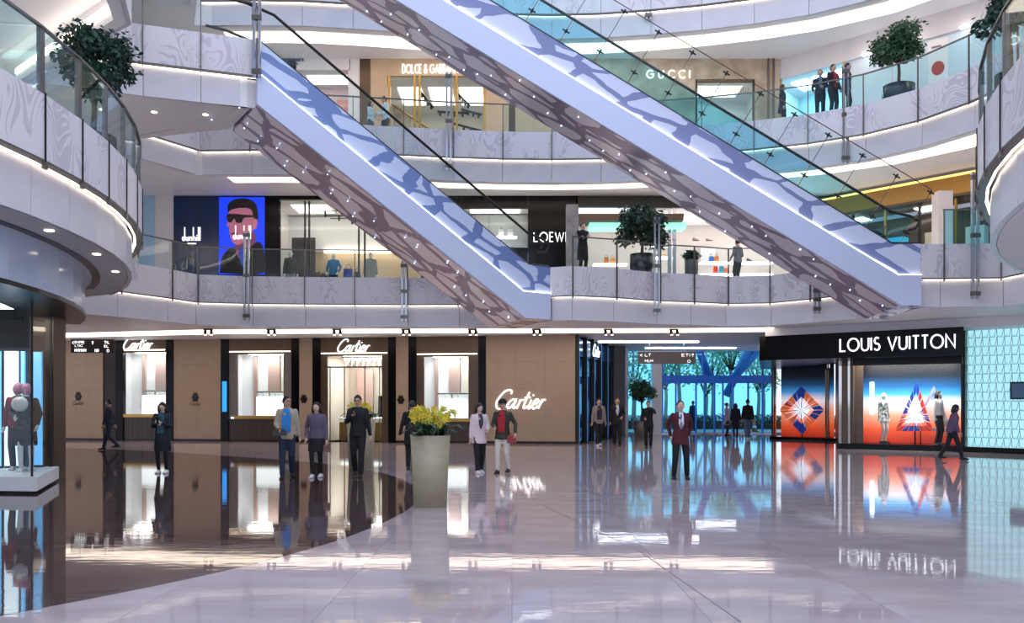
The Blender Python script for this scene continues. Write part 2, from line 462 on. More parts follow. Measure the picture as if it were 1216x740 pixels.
# tall twin steel masts clipped to the balcony edges
def mast(px, Y, z0, z1, label):
    X = (px - 608) * Y / F
    r = empty('steel_mast', (X, Y, z0), label=label, cat='mast', group='twin steel masts on the balcony edges')
    for dx in (-.07, .07):
        ob('rail', MB().box(dx - .03, dx + .03, -.05, .05, 0, z1 - z0), M_steel, r)
    for k in range(3):
        z = .15 + k * (z1 - z0 - .3) / 2
        ob('clip', MB().box(-.12, .12, -.07, .03, z - .06, z + .06), M_dsteel, r)
for a in ((293, 29.2, 4.5, 7.6, 'twin steel mast in front of the blue portrait poster'), (480, 29.55, 4.5, 6.6, 'twin steel mast below the clothed dummies, half hidden by the smaller escalator'),
          (533, 29.2, 9.7, 13.1, 'twin steel mast standing before the gold framed shop doors'), (780, 28.4, 4.6, 7.9, 'twin steel mast beside the round tree on the second storey'),
          (970, 27.9, 4.6, 5.5, 'short steel mast below the larger escalator'), (1158, 23.2, 4.5, 8.0, 'twin steel mast in front of the teal glass panel'),
          (1004, 27.22, 9.4, 12.5, 'twin steel mast beside the couple on the upper gallery'), (305, 21.9, 10.1, 13.2, 'twin steel mast at the top of the smaller escalator'),
          (770, 29.38, 15.0, 16.6, 'twin steel mast at the top of the picture over the marble shop')):
    mast(*a)

# ================================================================ ESCALATORS
def escalator(A, d, W, zb, zt, kd, kl, kb, s_end, slope, gh, m_panel, m_soff, m_glass, label, n_panes, tall=0.0, m_band=None):
    root = empty('escalator', (A.x, A.y, 0), math.atan2(d.y, d.x), label=label, cat='escalator', group='escalators crossing the atrium')
    rise = zt - zb
    def line(off, k):        # points (s, z) of a line with kink at k
        st = k + rise / slope
        return [(0, zb + off), (k, zb + off), (min(st, s_end - .01), zt + off), (s_end, zt + off)]
    deck, light, band = line(.08, kd), line(-.80, kl), line(-1.64, kb)
    sgn = 1                   # local +y points to the viewer
    for y0, y1 in ((-.05, 0), (-W, -W + .05)):
        ob('side_panel', MB().vprism(light + deck[::-1], y0, y1), m_panel, root)
        out = .05 if y1 == 0 else 0
        ob('white_band', MB().vprism(band + light[::-1], y0 + (-.01 if out else 0), y1 + out), m_band or M_white, root)
    lt = MB(); lt.tube([(s, .03, z + .012) for s, z in light], .022, 6)
    ob('light_line', lt, M_led, root)
    sf = MB()
    sf.loft([[(s, -.06, z - .0), (s, -W + .06, z - .16), (s, -W + .06, z - .06), (s, -.06, z + .10)] for s, z in band], True, False)
    ob('underside', sf, m_soff, root)
    ob('lower_edge', MB().tube([(s, -W, z - .06) for s, z in band], .07, 6), M_steel, root)
    # deck rails, steps
    for y in (-.07, -W + .07):
        ob('deck_rail', MB().tube([(s, y, z + .02) for s, z in deck], .05, 6), M_rubber, root)
    st = MB(); n = int(rise / .2); run = rise / slope / n
    st.box(-.3, kd, -W + .3, -.3, zb - .1, zb + .02)
    for i in range(n):
        st.box(kd + i * run, kd + (i + 1) * run + .02, -W + .3, -.3, zb + i * .2 - .25, zb + (i + 1) * .2)
    st.box(kd + rise / slope, s_end, -W + .3, -.3, zt - .1, zt + .02)
    ob('moving_steps', st, M_dsteel, root, kind='stuff')
    # balustrade panes with joints square to the slope
    al = math.atan(slope)
    dz = lambda s: deck[0][1] if s < kd else (min(deck[0][1] + (s - kd) * slope, deck[2][1]))
    s0, s1 = kd - .2, kd + rise / slope
    def pane(sa, sb, y, h, m, nm='glass_pane'):
        q = [(sa, dz(sa)), (sb, dz(sb)), (sb - h * math.sin(al), dz(sb) + h * math.cos(al)), (sa - h * math.sin(al), dz(sa) + h * math.cos(al))]
        ob(nm, MB().vprism(q, y, y + .012), m, root)
    step = (s1 - s0) / n_panes
    for y in (-.08, -W + .07):
        for i in range(n_panes):
            pane(s0 + i * step + .01, s0 + (i + 1) * step - .01, y, gh, m_glass)
        path = [(s0 - gh * .2, y, dz(s0) + gh * .45), (s0 - gh * .62, y, dz(s0) + gh * .55), (s0 - gh * .75, y, dz(s0) + gh * .8), (s0 - gh * .45, y, dz(s0) + gh * .98)]
        path += [(s0 + .2, y, dz(s0) + gh + .12), (s1 - gh * math.sin(al), y, dz(s1) + gh * math.cos(al)), (s1 + .25, y, dz(s1) + gh), (s1 + .8, y, dz(s1) + gh)]
        ob('handrail', MB().tube(path, .04, 8), M_rubber, root)
    if tall:
        k = n_panes
        step = (s1 - s0) / k
        for i in range(k):
            pane(s0 + i * step + .006, s0 + (i + 1) * step - .006, .015, tall, M_gl, 'screen_pane')
        ob('screen_edge', MB().tube([(s0 - tall * math.sin(al), .02, dz(s0) + tall * math.cos(al)), (s1 - tall * math.sin(al), .02, dz(s1) + tall * math.cos(al))], .014, 6), M_dsteel, root)
        for i in range(k + 1):
            s = s0 + i * step; c, q = math.cos(al), math.sin(al)
            P = lambda h, u=0: (s - h * q + u * c, .03, dz(s) + h * c + u * q)
            ob('screen_rod', MB().tube([P(0), P(tall - .1)], .011, 5), M_dsteel, root)
            for h in (tall - .08, gh * .45):
                sp = ob('spider_clamp', MB().tube([P(h, -.11), P(h, .11)], .022, 5).tube([P(h - .06), P(h + .06)], .03, 6), M_blackm, root)
    # little lamps scattered over the underside
    bead = MB().lathe([(.0, .0), (.016, .0), (.014, -.014), (.0, -.018)], 8).mesh('spot_lamp', mat('blue_white_lamp', '#FFFFFF', emit=5, ecol='#B8D4FF'))
    rr = random.Random(3)
    for i in range(int(s_end * 2.4)):
        s = kb + .2 + i / 2.4
        z = zb - 1.64 + max(0, min(rise, (s - kb) * slope))
        y = -.25 - rr.random() * (W - .5)
        link('spot_lamp', bead, root, (s, y, z - .005 - .17 * (-y / W)))
    return root
M_web1 = web_mat('web_print_blue', '#CCD8F2', '#7389BC', .6, (.72, 1.9, 1.7), .135)
M_webu1 = web_mat('web_print_under', '#F2EAF0', '#A294A4', .6, (.6, 1.6, 1.7), .14, rough=.2)
M_web2 = web_mat('web_print_lavender', '#D4D8EE', '#7F87B2', .6, (.66, 1.8, 1.7), .135, shift=(3.1, 7.7, 1.3))
M_webu2 = web_mat('web_print_underside', '#F2EAF0', '#A092A2', .6, (.56, 1.5, 1.6), .14, rough=.2, shift=(5, 1, 2))
for q in (M_webu1, M_webu2): q.node_tree.nodes['Principled BSDF'].inputs['Metallic'].default_value = .35
M_bandw = mat('cladding_white', '#D0D8F0', .35)
escalator(E1A, E1d, W1, Z2, Z3, .85, 1.08, 1.02, 9.62, .583, .92, M_web1, M_webu1, M_gl, 'smaller escalator with blue net print and clear glass sides, rising to the short landing', 9, m_band=M_bandw)
escalator(E2A, Vector((-1, 0)), W2, Z2, Z4, .8, .64, .57, 18.1, .605, .80, M_web2, M_webu2, M_teal, 'larger escalator with teal glass sides, rising two storeys across the atrium', 18, tall=1.75, m_band=M_bandw)

# ================================================================ LETTERING (strokes cut from flat ribbon)
def arc(cx, cy, rx, ry, a0, a1, n=10):
    return [(cx + rx * math.cos(math.radians(a0 + (a1 - a0) * i / n)), cy + ry * math.sin(math.radians(a0 + (a1 - a0) * i / n))) for i in range(n + 1)]
GL = {
 'L': (.46, [[(0, 1), (0, 0), (.46, 0)]]), 'O': (.96, [arc(.48, .5, .48, .5, 0, 360, 24)]), 'U': (.62, [[(0, 1), (0, .3)] + arc(.31, .31, .31, .31, 180, 360) + [(.62, 1)]]),
 'I': (.02, [[(0, 0), (0, 1)]]), 'S': (.46, [arc(.23, .75, .2, .25, 40, 260, 9) + arc(.23, .26, .23, .26, 85, -150, 9)]),
 'V': (.7, [[(0, 1), (.35, 0), (.7, 1)]]), 'T': (.5, [[(.25, 0), (.25, 1)], [(0, 1), (.5, 1)]]), 'N': (.68, [[(0, 0), (0, 1), (.68, 0), (.68, 1)]]),
 'E': (.42, [[(.42, 1), (0, 1), (0, 0), (.42, 0)], [(0, .52), (.38, .52)]]), 'W': (1.05, [[(0, 1), (.28, 0), (.525, .95), (.77, 0), (1.05, 1)]]),
 'D': (.62, [[(0, 0), (0, 1), (.2, 1)] + arc(.2, .5, .42, .5, 90, -90, 14) + [(0, 0)]]), 'C': (.72, [arc(.48, .5, .48, .5, 45, 315, 18)]),
 'G': (.92, [arc(.48, .5, .48, .5, 45, 360, 18) + [(.55, .5)]]), 'A': (.72, [[(0, 0), (.36, 1), (.72, 0)], [(.13, .34), (.59, .34)]]),
 'B': (.5, [[(0, .53), (.25, .53)] + arc(.25, .265, .25, .265, 90, -90, 8) + [(0, 0), (0, 1), (.2, 1)] + arc(.2, .765, .22, .235, 90, -90, 8)]),
 'K': (.55, [[(0, 0), (0, 1)], [(.55, 1), (.04, .5), (.55, 0)]]), 'R': (.5, [[(0, 0), (0, 1), (.22, 1)] + arc(.22, .74, .24, .26, 90, -90, 8) + [(0, .48)], [(.2, .48), (.5, 0)]]),
 'H': (.62, [[(0, 0), (0, 1)], [(.62, 0), (.62, 1)], [(0, .52), (.62, .52)]]), 'Y': (.6, [[(0, 1), (.3, .5), (.6, 1)], [(.3, .5), (.3, 0)]]),
 '&': (.6, [[(.6, 0), (.12, .72)] + arc(.27, .82, .16, .17, 190, -20, 8) + [(.08, .35)] + arc(.24, .2, .22, .2, 160, 330, 8) + [(.58, .42)]]),
 '.': (.02, [[(0, 0), (0, .06)]]), ' ': (.25, []),
 'd': (.44, [arc(.22, .24, .22, .24, 0, 360, 16), [(.44, 0), (.44, 1.75)]]), 'u': (.4, [[(0, .48), (0, .2)] + arc(.2, .2, .2, .2, 180, 360, 8) + [(.4, .48), (.4, 0)]]),
 'n': (.4, [[(0, 0), (0, .48)], [(0, .28)] + arc(.2, .28, .2, .2, 180, 0, 8) + [(.4, 0)]]), 'h': (.4, [[(0, 0), (0, 1.75)], [(0, .28)] + arc(.2, .28, .2, .2, 180, 0, 8) + [(.4, 0)]]),
 'i': (.02, [[(0, 0), (0, .48)], [(0, .64), (0, .72)]]), 'l': (.02, [[(0, 0), (0, 1.75)]]),
 '<': (.4, [[(.4, .9), (0, .5), (.4, .1)]]), '>': (.4, [[(0, .9), (.4, .5), (0, .1)]]), '^': (.5, [[(.25, 0), (.25, 1)], [(0, .6), (.25, 1), (.5, .6)]]), '-': (.4, [[(0, .5), (.4, .5)]]),
}
def cat_rom(p, k=4):
    if len(p) < 3: return p
    q = [p[0]] + list(p) + [p[-1]]; out = []
    for i in range(1, len(q) - 2):
        a, b, c, d = q[i - 1], q[i], q[i + 1], q[i + 2]
        for j in range(k):
            t = j / k
            out.append(tuple(.5 * (2 * b[m] + (c[m] - a[m]) * t + (2 * a[m] - 5 * b[m] + 4 * c[m] - d[m]) * t * t + (3 * b[m] - a[m] - 3 * c[m] + d[m]) * t ** 3) for m in (0, 1)))
    return out + [tuple(p[-1])]
SCRIPT = [[[(.66, .78), (.66, .93), (.5, 1.0), (.27, .9), (.09, .6), (.02, .3), (.12, .05), (.32, -.02), (.52, .08), (.68, .26)]],
          [[(1.02, .42), (.9, .5), (.74, .4), (.67, .2), (.73, .03), (.85, .06), (.97, .25), (1.04, .48), (1.0, .15), (1.06, .01), (1.2, .12)]],
          [[(1.22, 0), (1.27, .48)], [(1.25, .28), (1.34, .46), (1.46, .45)]],
          [[(1.63, .88), (1.55, .2), (1.59, .02), (1.69, .05), (1.77, .15)], [(1.46, .58), (1.78, .6)]],
          [[(1.86, .48), (1.83, .12), (1.87, 0), (1.98, .1)], [(1.88, .68), (1.9, .74)]],
          [[(2.05, .22), (2.22, .3), (2.25, .44), (2.14, .5), (2.04, .38), (2.01, .15), (2.1, 0), (2.22, .04), (2.33, .16)]],
          [[(2.38, 0), (2.43, .48)], [(2.41, .28), (2.51, .47), (2.63, .45)]]]
def ribbon(mb, pts, w, y0, y1):
    closed = len(pts) > 3 and abs(pts[0][0] - pts[-1][0]) < 1e-6 and abs(pts[0][1] - pts[-1][1]) < 1e-6
    P = [Vector(p) for p in (pts[:-1] if closed else pts)]
    n = len(P); l, r = [], []
    for i, p in enumerate(P):
        a = P[i - 1] if (closed or i) else None; b = P[(i + 1) % n] if (closed or i < n - 1) else None
        d1 = (p - a).normalized() if a is not None else None; d2 = (b - p).normalized() if b is not None else None
        d1 = d1 or d2; d2 = d2 or d1
        n1, n2 = Vector((-d1.y, d1.x)), Vector((-d2.y, d2.x)); m = n1 + n2
        if m.length < .1: m = n1.copy()
        m.normalize(); k = min(w / 2 / max(.35, m.dot(n1)), w)
        l.append(p + m * k); r.append(p - m * k)
    rings = [[(a.x, y0, a.y), (b.x, y0, b.y), (b.x, y1, b.y), (a.x, y1, a.y)] for a, b in zip(l, r)]
    if closed: rings.append(rings[0])
    mb.loft(rings, not closed, False)
def text(root, s, x0, x1, z0, h, m, wt=.12, y0=0.0, dep=.03, gap=.2, name='letter', hook=None):
    """letters of s as children of root between x0 and x1, standing at z0"""
    adv = [GL[c][0] for c in s]
    tot = sum(adv) + gap * (len(s) - 1); sx = (x1 - x0) / tot; x = 0
    for c, a in zip(s, adv):
        if GL[c][1]:
            mb = MB()
            for st in GL[c][1]:
                ribbon(mb, [(x0 + (x + p[0]) * sx, z0 + p[1] * h) for p in st], wt * h, y0 - dep, y0)
            ob(name, mb, m, root)
        x += a + gap
def script(root, x0, x1, z0, m, y0=0.0, dep=.03, wt=.1, shear=.32):
    k = (x1 - x0) / 2.95
    for g in SCRIPT:
        mb = MB()
        for st in g:
            st = cat_rom(st)
            ribbon(mb, [(x0 + (p[0] + shear * p[1]) * k, z0 + p[1] * k) for p in st], wt * k, y0 - dep, y0)
        ob('letter', mb, m, root)

class Fr:
    """a vertical plane standing on the plan line p0-p1; turns pixels of the photograph into lengths on it"""
    def __init__(s, p0, p1):
        s.p0, s.p1 = Vector(p0), Vector(p1); s.t = (s.p1 - s.p0).normalized(); s.n = Vector((-s.t.y, s.t.x)); s.a = math.atan2(s.t.y, s.t.x)
    def uz(s, px, py, d=0.0):
        k = (px - 608) / F; o = s.p0 + s.n * d
        # o + t*u = (k*Y, Y)
        u = (k * o.y - o.x) / (s.t.x - k * s.t.y); Y = o.y + s.t.y * u
        return u, 1.65 + (478 - py) * Y / F
    def root(s, name, z=0.0, u=0.0, d=0.0, **kw):
        q = s.p0 + s.t * u + s.n * d
        return empty(name, (q.x, q.y, z), s.a, **kw)
    def px(s, r, d=0.0):
        """pixel rectangle -> (u0, u1, z0, z1)"""
        u0, z1 = s.uz(r[0], r[1], d); u1, z0 = s.uz(r[2], r[3], d)
        return u0, u1, max(z0, -5), z1
    def box(s, name, r, d0, d1, m, parent, z0=None, z1=None, **kw):
        a = s.px(r, d0)
        return bx(name, (a[0], a[1], d0, d1, a[2] if z0 is None else z0, a[3] if z1 is None else z1), m, parent, **kw)
def room(fr, parent, u0, u1, z0, z1, d, m_back, m_side=None, lamp=None, floor=None, lm=None, nl=1, back_panels=0):
    """shop interior behind an opening: back wall, side walls, ceiling, floor and ceiling lamp"""
    m_side = m_side or m_back
    bx('interior_back', (u0 - .4, u1 + .4, d, d + .1, z0, z1 + .05), m_back, parent)
    for x in (u0 - .5, u1 + .4): bx('interior_side', (x, x + .1, .12, d, z0, z1 + .05), m_side, parent)
    bx('interior_ceiling', (u0 - .5, u1 + .5, .12, d + .1, z1 + .05, z1 + .12), M_soffit, parent)
    bx('interior_floor', (u0 - .5, u1 + .5, .12, d + .1, z0 - .05, z0), floor or M_lav, parent)
    if lamp:
        for i in range(nl):
            a = u0 + (u1 - u0) * (i + .12) / nl; b = u0 + (u1 - u0) * (i + .88) / nl
            bx('ceiling_lamp', (a, b, d * .3, d * .75, z1 + .02, z1 + .049), lm or M_panel, parent)

# ================================================================ GROUND FLOOR: the jeweller's wall
CW = Fr((-19.5, 36.6), (2.55, 33.3))
M_wood = mat('striped_dark_wood', '#3B2C22', .4, noise=(6, .35), stretch=(6, 1, .3))
M_cur = mat('grey_curtain', '#77706C', .7, noise=(9, .4), stretch=(8, 1, .2))
M_pink = mat('rose_panel', '#A98D84', .5); M_cream = mat('cream_panel', '#D9CFC0', .5); M_bright = mat('bright_wall', '#EFEDEE', .5)
wb = CW.root('wall_back', kind='structure')
WT = 4.32
def stone(px0, px1, rows=4, m=None):
    u0, _ = CW.uz(px0, 500); u1, _ = CW.uz(px1, 500)
    n = max(1, round((u1 - u0) / 1.25))
    for i in range(n):
        for j in range(rows):
            a = u0 + (u1 - u0) * i / n; b = u0 + (u1 - u0) * (i + 1) / n; h = (WT - .1) / rows
            bx('stone_panel', (a + .002, b - .002, 0, .12, .1 + j * h + .002, .1 + (j + 1) * h - .002), M_beige, wb)
    bx('base_strip', (u0, u1, .015, .12, 0, .1), M_bronze, wb)
    bx('backing', (u0, u1, .12, .16, 0, WT), M_brown, wb)
def crest(px, py, d=0.0, script_below=False):
    u, z = CW.uz(px, py)
    mb = MB(); mb.lathe([(.0, 0), (.10, 0), (.12, .02), (.08, .03), (.0, .03)], 14)
    r = CW.root('wall_crest', z, u, -.002, label=f'dark bronze crest on the stone {crest.where.pop(0)}', cat='crest', group='bronze crests on the stone piers')
    MBc = MB()
    MBc.loft([[(q * math.cos(t) * (1 + .12 * math.cos(6 * t)), -y, q * 1.15 * math.sin(t) * (1 + .12 * math.cos(6 * t))) for t in [2 * PI * j / 24 for j in range(24)]] for q, y in ((.14, 0), (.15, .015), (.11, .03))])
    sh_ = ob('shield', MBc, M_bronze, r)
    c = MB()
    for k in (-1, 0, 1): c.hexa([(k * .06 - .022, -.02, .13), (k * .06 + .022, -.02, .13), (k * .06 + .022, 0, .13), (k * .06 - .022, 0, .13)], [(k * .07 - .006, -.015, .21), (k * .07 + .006, -.015, .21), (k * .07 + .006, 0, .21), (k * .07 - .006, 0, .21)])
    ob('crown', c, M_bronze, sh_)
    if script_below:
        script(r, -.28, .3, -.36, mat('script_brown', '#6E5846', .4), 0, .012, .08)
crest.where = ['panel under the hanging direction board', 'pier between the first two lit windows', 'pier beside the doorway, towards the window with the curtain', 'pier beside the doorway, towards the planter']
stone(60, 122); stone(206, 262); stone(355, 371); stone(470, 485); stone(577, 683)
crest(93, 471, script_below=True); crest(232, 472, script_below=True); crest(361, 474); crest(476, 475)
CW.box('dark_recess', (122, 400, 146, 527), .05, .12, M_bronze, wb, 0, WT)
M_jlamp = mat('window_emitter', '#FFFFFF', emit=9, ecol='#FFFDFA')

def bay(j0, w0, w1, j1, top, sill, door=False, name='window_1', curtain=True):
    """bronze jambs, brown header with light line, lit recess, gold sill and dark wooden base"""
    r = CW.root(name, kind='structure')
    CW.box('jamb', (j0, 400, j0 + 9, 527), -.02, .2, M_black, r, 0, WT)
    CW.box('jamb', (j1 - 9, 400, j1, 527), -.02, .2, M_black, r, 0, WT)
    a0, a1, _, zt = CW.px((j0 + 9, top, j1 - 9, 527)); b0, b1, zs, _ = CW.px((w0, top, w1, sill))
    zh = zt + .09
    bx('header', (a0, a1, .02, .2, zh, WT), M_brown, r)
    bx('header_light', (a0 + .05, a1 - .05, -.01, .02, zh, zh + .04), M_warm, r)
    bx('lintel', (a0, a1, .05, .2, zt, zh), M_brown, r)
    for x0, x1 in ((a0, b0), (b1, a1)):
        bx('curtain' if curtain else 'frame', (x0, x1, .05, .16, 0 if door else zs, zt), M_cur if curtain else M_brown, r)
    z0 = 0 if door else zs
    if not door:
        bx('gold_sill', (b0 - .12, b1 + .02, -.01, .2, zs - .13, zs), M_gold, r)
        n = 9
        for i in range(n):
            x = a0 + (a1 - a0) * i / n
            bx('base_board', (x + .004, x + (a1 - a0) / n - .004, .04, .14, .08, zs - .13), M_wood, r)
        bx('base_strip', (a0, a1, .05, .14, 0, .08), M_bronze, r)
        bx('window_glass', (b0, b1, .08, .09, zs, zt), M_gl, r)
    return r, b0, b1, z0, zt
def show_window(j0, w0, w1, j1, top, sill, name, curtain, what):
    r, b0, b1, z0, zt = bay(j0, w0, w1, j1, top, sill, False, name, curtain)
    room(CW, r, b0, b1, z0, zt, 1.3, M_bright, None, True, lm=M_jlamp)
    W = b1 - b0
    for t0, t1, m in ((.1, .17, M_pink), (.42, .68, M_pink), (.72, .98, M_cream)):
        bx('back_panel', (b0 + W * t0, b0 + W * t1, 1.15, 1.28, z0 + (0 if t0 < .2 else 1.05), zt), m, r)
    t = CW.root('display_case', z0, b0 + W * .58, .7, label=f'white jewellery display case in the {what}', cat='display case', group='jewellery cases in the lit windows')
    bx('plinth', (-.55, .5, -.2, .3, 0, .82), mat('lit_case_white', '#FFFFFF', .4, emit=.55), t)
    bx('glass_hood', (-.5, .45, -.16, .26, .82, 1.05), M_gl, t)
    bx('shelf', (-.75, .6, .28, .34, .98, 1.03), M_brown, t)
    for k, q in enumerate((-.3, -.05, .22)):
        ob('jewel_stand', MB().lathe([(.05, 0), (.05, .02), (.02, .05), (.05, .1), (.03, .16), (0, .17)], 8, (q, 0, .82)), M_gold if k == 1 else M_cream, t)
show_window(137, 145, 196, 206, 419, 492, 'window_1', True, 'window under the lit script sign by the dark recess')
show_window(262, 281, 336, 355, 421, 494, 'window_2', True, 'window between two stone piers with grey curtains')
show_window(485, 503, 556, 577, 424, 497, 'window_3', False, 'window beside the big lit script sign')
r, b0, b1, z0, zt = bay(371, 388, 453, 470, 423, 526, True, 'door_1', False)
room(CW, r, b0, b1, 0, zt, 4.0, M_cream, None, True, lm=M_jlamp)
bx('transom', (b0, b1, .06, .1, 3.08, 3.14), M_dsteel, r)
for x in (b0 + .1, (b0 + b1) / 2 - .45, (b0 + b1) / 2 + .42, b1 - .12): bx('door_stile', (x, x + .035, .06, .1, 0, 3.08), M_dsteel, r)
bx('door_glass', (b0, (b0 + b1) / 2 - .45, .075, .085, 0, 3.1), M_gl, r); bx('door_glass', ((b0 + b1) / 2 + .45, b1, .075, .085, 0, 3.1), M_gl, r)
bx('rose_wall', (b0 + .1, b0 + .85, 3.5, 3.6, 0, 3.2), M_pink, r); bx('rose_wall', (b1 - .8, b1 - .1, 3.5, 3.6, .0, 3.2), M_pink, r)
bx('dark_picture', (b0 + .98, b1 - .85, 3.9, 3.95, 1.0, 1.95), M_black, r)
bx('picture_figure', (b0 + 1.15, b0 + 1.35, 3.87, 3.9, 1.1, 1.6), mat('picture_skin', '#C49A86'), r)
c = CW.root('chandelier', zt - .02, (b0 + b1) / 2, 1.2, label='crystal chandelier hanging inside the jeweller doorway', cat='chandelier')
for k in range(22):
    q = MB().tube([(0, 0, 0), (0, 0, -.15 - .12 * (k % 3))], [.018, .012], 6)
    ob('crystal', q, mat('crystal_glass', '#FFFFFF', .05, emit=1.2), c, ((k % 11) * .16 - .8, -.1 + .2 * (k // 11), 0))
bx('ceiling_plate', (-.9, .9, -.2, .2, 0, .05), M_steel, c)
for k, (x, nm) in enumerate(((b0 + .45, 'nearer the grey curtained window'), (b1 - .45, 'nearer the window without curtains'))):
    t = CW.root('glass_counter', 0, x, 1.6, label=f'jewellery counter inside the doorway {nm}', cat='counter')
    bx('cabinet', (-.4, .4, -.25, .25, 0, .8), M_gold, t); bx('glass_top', (-.42, .42, -.27, .27, .8, 1.0), M_gl, t); bx('light_bar', (-.4, .4, -.02, .02, .97, 1.0), M_led, t)

def wall_sign(fr, name, label, cat='sign', u=0, z=0, d=0):
    return fr.root(name, z, u, d, label=label, cat=cat)
def cartier(r, label, d=-.02, wt=.085):
    u0, u1, z0, z1 = CW.px(r, d)
    t = wall_sign(CW, 'shop_sign', label, 'sign', u0, z0, d)
    script(t, 0, u1 - u0, .02, M_text, 0, .05, wt)
cartier((146, 401, 184, 415), 'lit white script sign above the window by the dark recess')
cartier((400, 404, 442, 418), 'lit white script sign above the jeweller doorway')
cartier((587, 466, 652, 486), 'large lit white script sign on the plain stone wall', -.01)

u_, z_ = CW.uz(264, 489, -.05); u2_, z2_ = CW.uz(269, 453, -.05)
t = CW.root('blue_strip', z_, u_, -.06, label='narrow blue glowing strip on the black jamb of the curtained window', cat='screen')
bx('screen', (0, u2_ - u_, 0, .03, 0, z2_ - z_), mat('strip_azure', '#2C9BFF', emit=.5), t)  # thin azure emissive strip just off the jamb face
# twin spotlights under the gallery in front of the jeweller
spot_m = MB().tube([(0, 0, 0), (.0, -.0, -.08)], .03, 6)
def spotlight(px, py, Y, z, label, grp, m=M_brown):
    p = at(px, py, Y); r = empty('ceiling_spotlight', (p.x, p.y, z), label=label, cat='spotlight', group=grp)
    bx('mount', (-.16, .16, -.05, .05, -.05, 0), m, r)
    for s in (-.1, .12):
        lh_ = ob('lamp_head', MB().tube([(s, .0, -.06), (s + .02, -.05, -.22)], [.05, .065], 8), M_blackm, r)
        ob('lens', MB().tube([(s + .02, -.051, -.221), (s + .02, -.053, -.226)], .05, 8), M_warm, lh_)
for px, q in ((247, 'over the stone pier with the script and crest'), (322, 'over the window with grey curtains'), (400, 'over the jeweller doorway sign'), (482, 'over the narrow pier beside the doorway'), (561, 'over the window without curtains'), (637, 'over the large script sign on stone'), (722, 'over the dark glazed shopfront'), (800, 'over the taupe direction board')):
    spotlight(px, 395, 30.4, 4.31, 'pair of small dark spotlights ' + q, 'spotlight pairs over the ground floor')

# ================================================================ dark glazed shop side, passage and glass entrance
DG = Fr((2.6, 33.35), (4.75, 39.8))
w = DG.root('wall_passage', kind='structure')
L = (DG.p1 - DG.p0).length
bx('backing', (0, L, .3, .4, 0, 4.33), M_black, w)
for k in range(6):
    bx('mullion', (k * L / 5 - .05, k * L / 5 + .05, -.06, .3, 0, 4.33), M_blackm, w)
    if k < 5:
        bx('dark_pane', (k * L / 5 + .06, (k + 1) * L / 5 - .06, .05, .07, .1, 3.4), mat('dark_blue_pane', '#0B1E33', .05), w)
        bx('top_pane', (k * L / 5 + .06, (k + 1) * L / 5 - .06, .03, .05, 3.5, 4.2), mat('blue_top_pane', '#274E74', .08), w)
        bx('edge_light', (k * L / 5 + .07, k * L / 5 + .10, -.065, -.06, .05, 4.2), mat('blue_edge_light', '#3D9BFF', emit=.45), w)
t = DG.root('shop_sign', 3.62, 2.3, -.07, label='tiny lit white script sign on the dark glazed shopfront in the passage', cat='sign')
script(t, 0, 1.5, 0, M_text, 0, .03, .08)
w2 = bx('wall_end', (4.75, 5.35, 39.8, 44, 0, 4.33), mat('dark_taupe_wall', '#4A4348', .5), kind='structure')
EN = Fr((4.6, 44.0), (14.2, 44.0))
def column(px0, px1, Y, m, label):
    x0, x1 = (px0 - 608) * Y / F, (px1 - 608) * Y / F
    ob('column', MB().box(x0, x1, Y, Y + x1 - x0, 0, 4.33), m, None, label=label, cat='column')
column(737, 746, 42.0, mat('column_white', '#DADDE8', .3), 'slim white square column in the passage beside the potted tree')
column(727, 733, 41.5, M_lav, 'narrow pale column at the end of the dark glazed shopfront')
column(775, 786, 43.3, mat('column_beige', '#E2D6CE', .4), 'square beige column between potted tree and glass doors')
en = EN.root('window_entrance', kind='structure')
GP = mat('entrance_frame', '#2F78E0', .35)
def epane(r, m=None, nm='glass_pane'): EN.box(nm, r, 0, .02, m or M_entry, en)
def ebar(r, d0=-.05, d1=.08, nm='frame_bar'): EN.box(nm, r, d0, d1, GP, en)
for a, b in ((733, 746), (746, 776)): epane((a, 400, b, 515))
ebar((733, 400, 735, 516)); ebar((744, 400, 746, 516))
for a, b in ((786, 835), (835, 876), (876, 922)): epane((a, 400, b, 446))
for x in (786, 834, 920): ebar((x, 400, x + 2, 447))
EN.box('door_header', (785, 446, 922, 455), -.15, .25, GP, en)
xs = [786, 802, 826, 836, 848, 858, 870, 888, 905, 922]
for a, b in zip(xs, xs[1:]): epane((a, 455, b, 514)); ebar((a, 455, a + 1.6, 515))
EN.box('threshold', (785, 513, 922, 516), -.1, .2, M_steel, en, 0, .05)
# slanting steel struts behind the glass
sb = MB()
for a, b in (((824, 400), (842, 447)), ((897, 400), (862, 470)), ((905, 412), (868, 452))):
    p, q = at(*a, 46.0), at(*b, 46.0); sb = MB().tube([p, q], .22, 8)
    ob('steel_strut', sb, mat('strut_blue', '#5E84B8', .4), label=None, kind='structure')

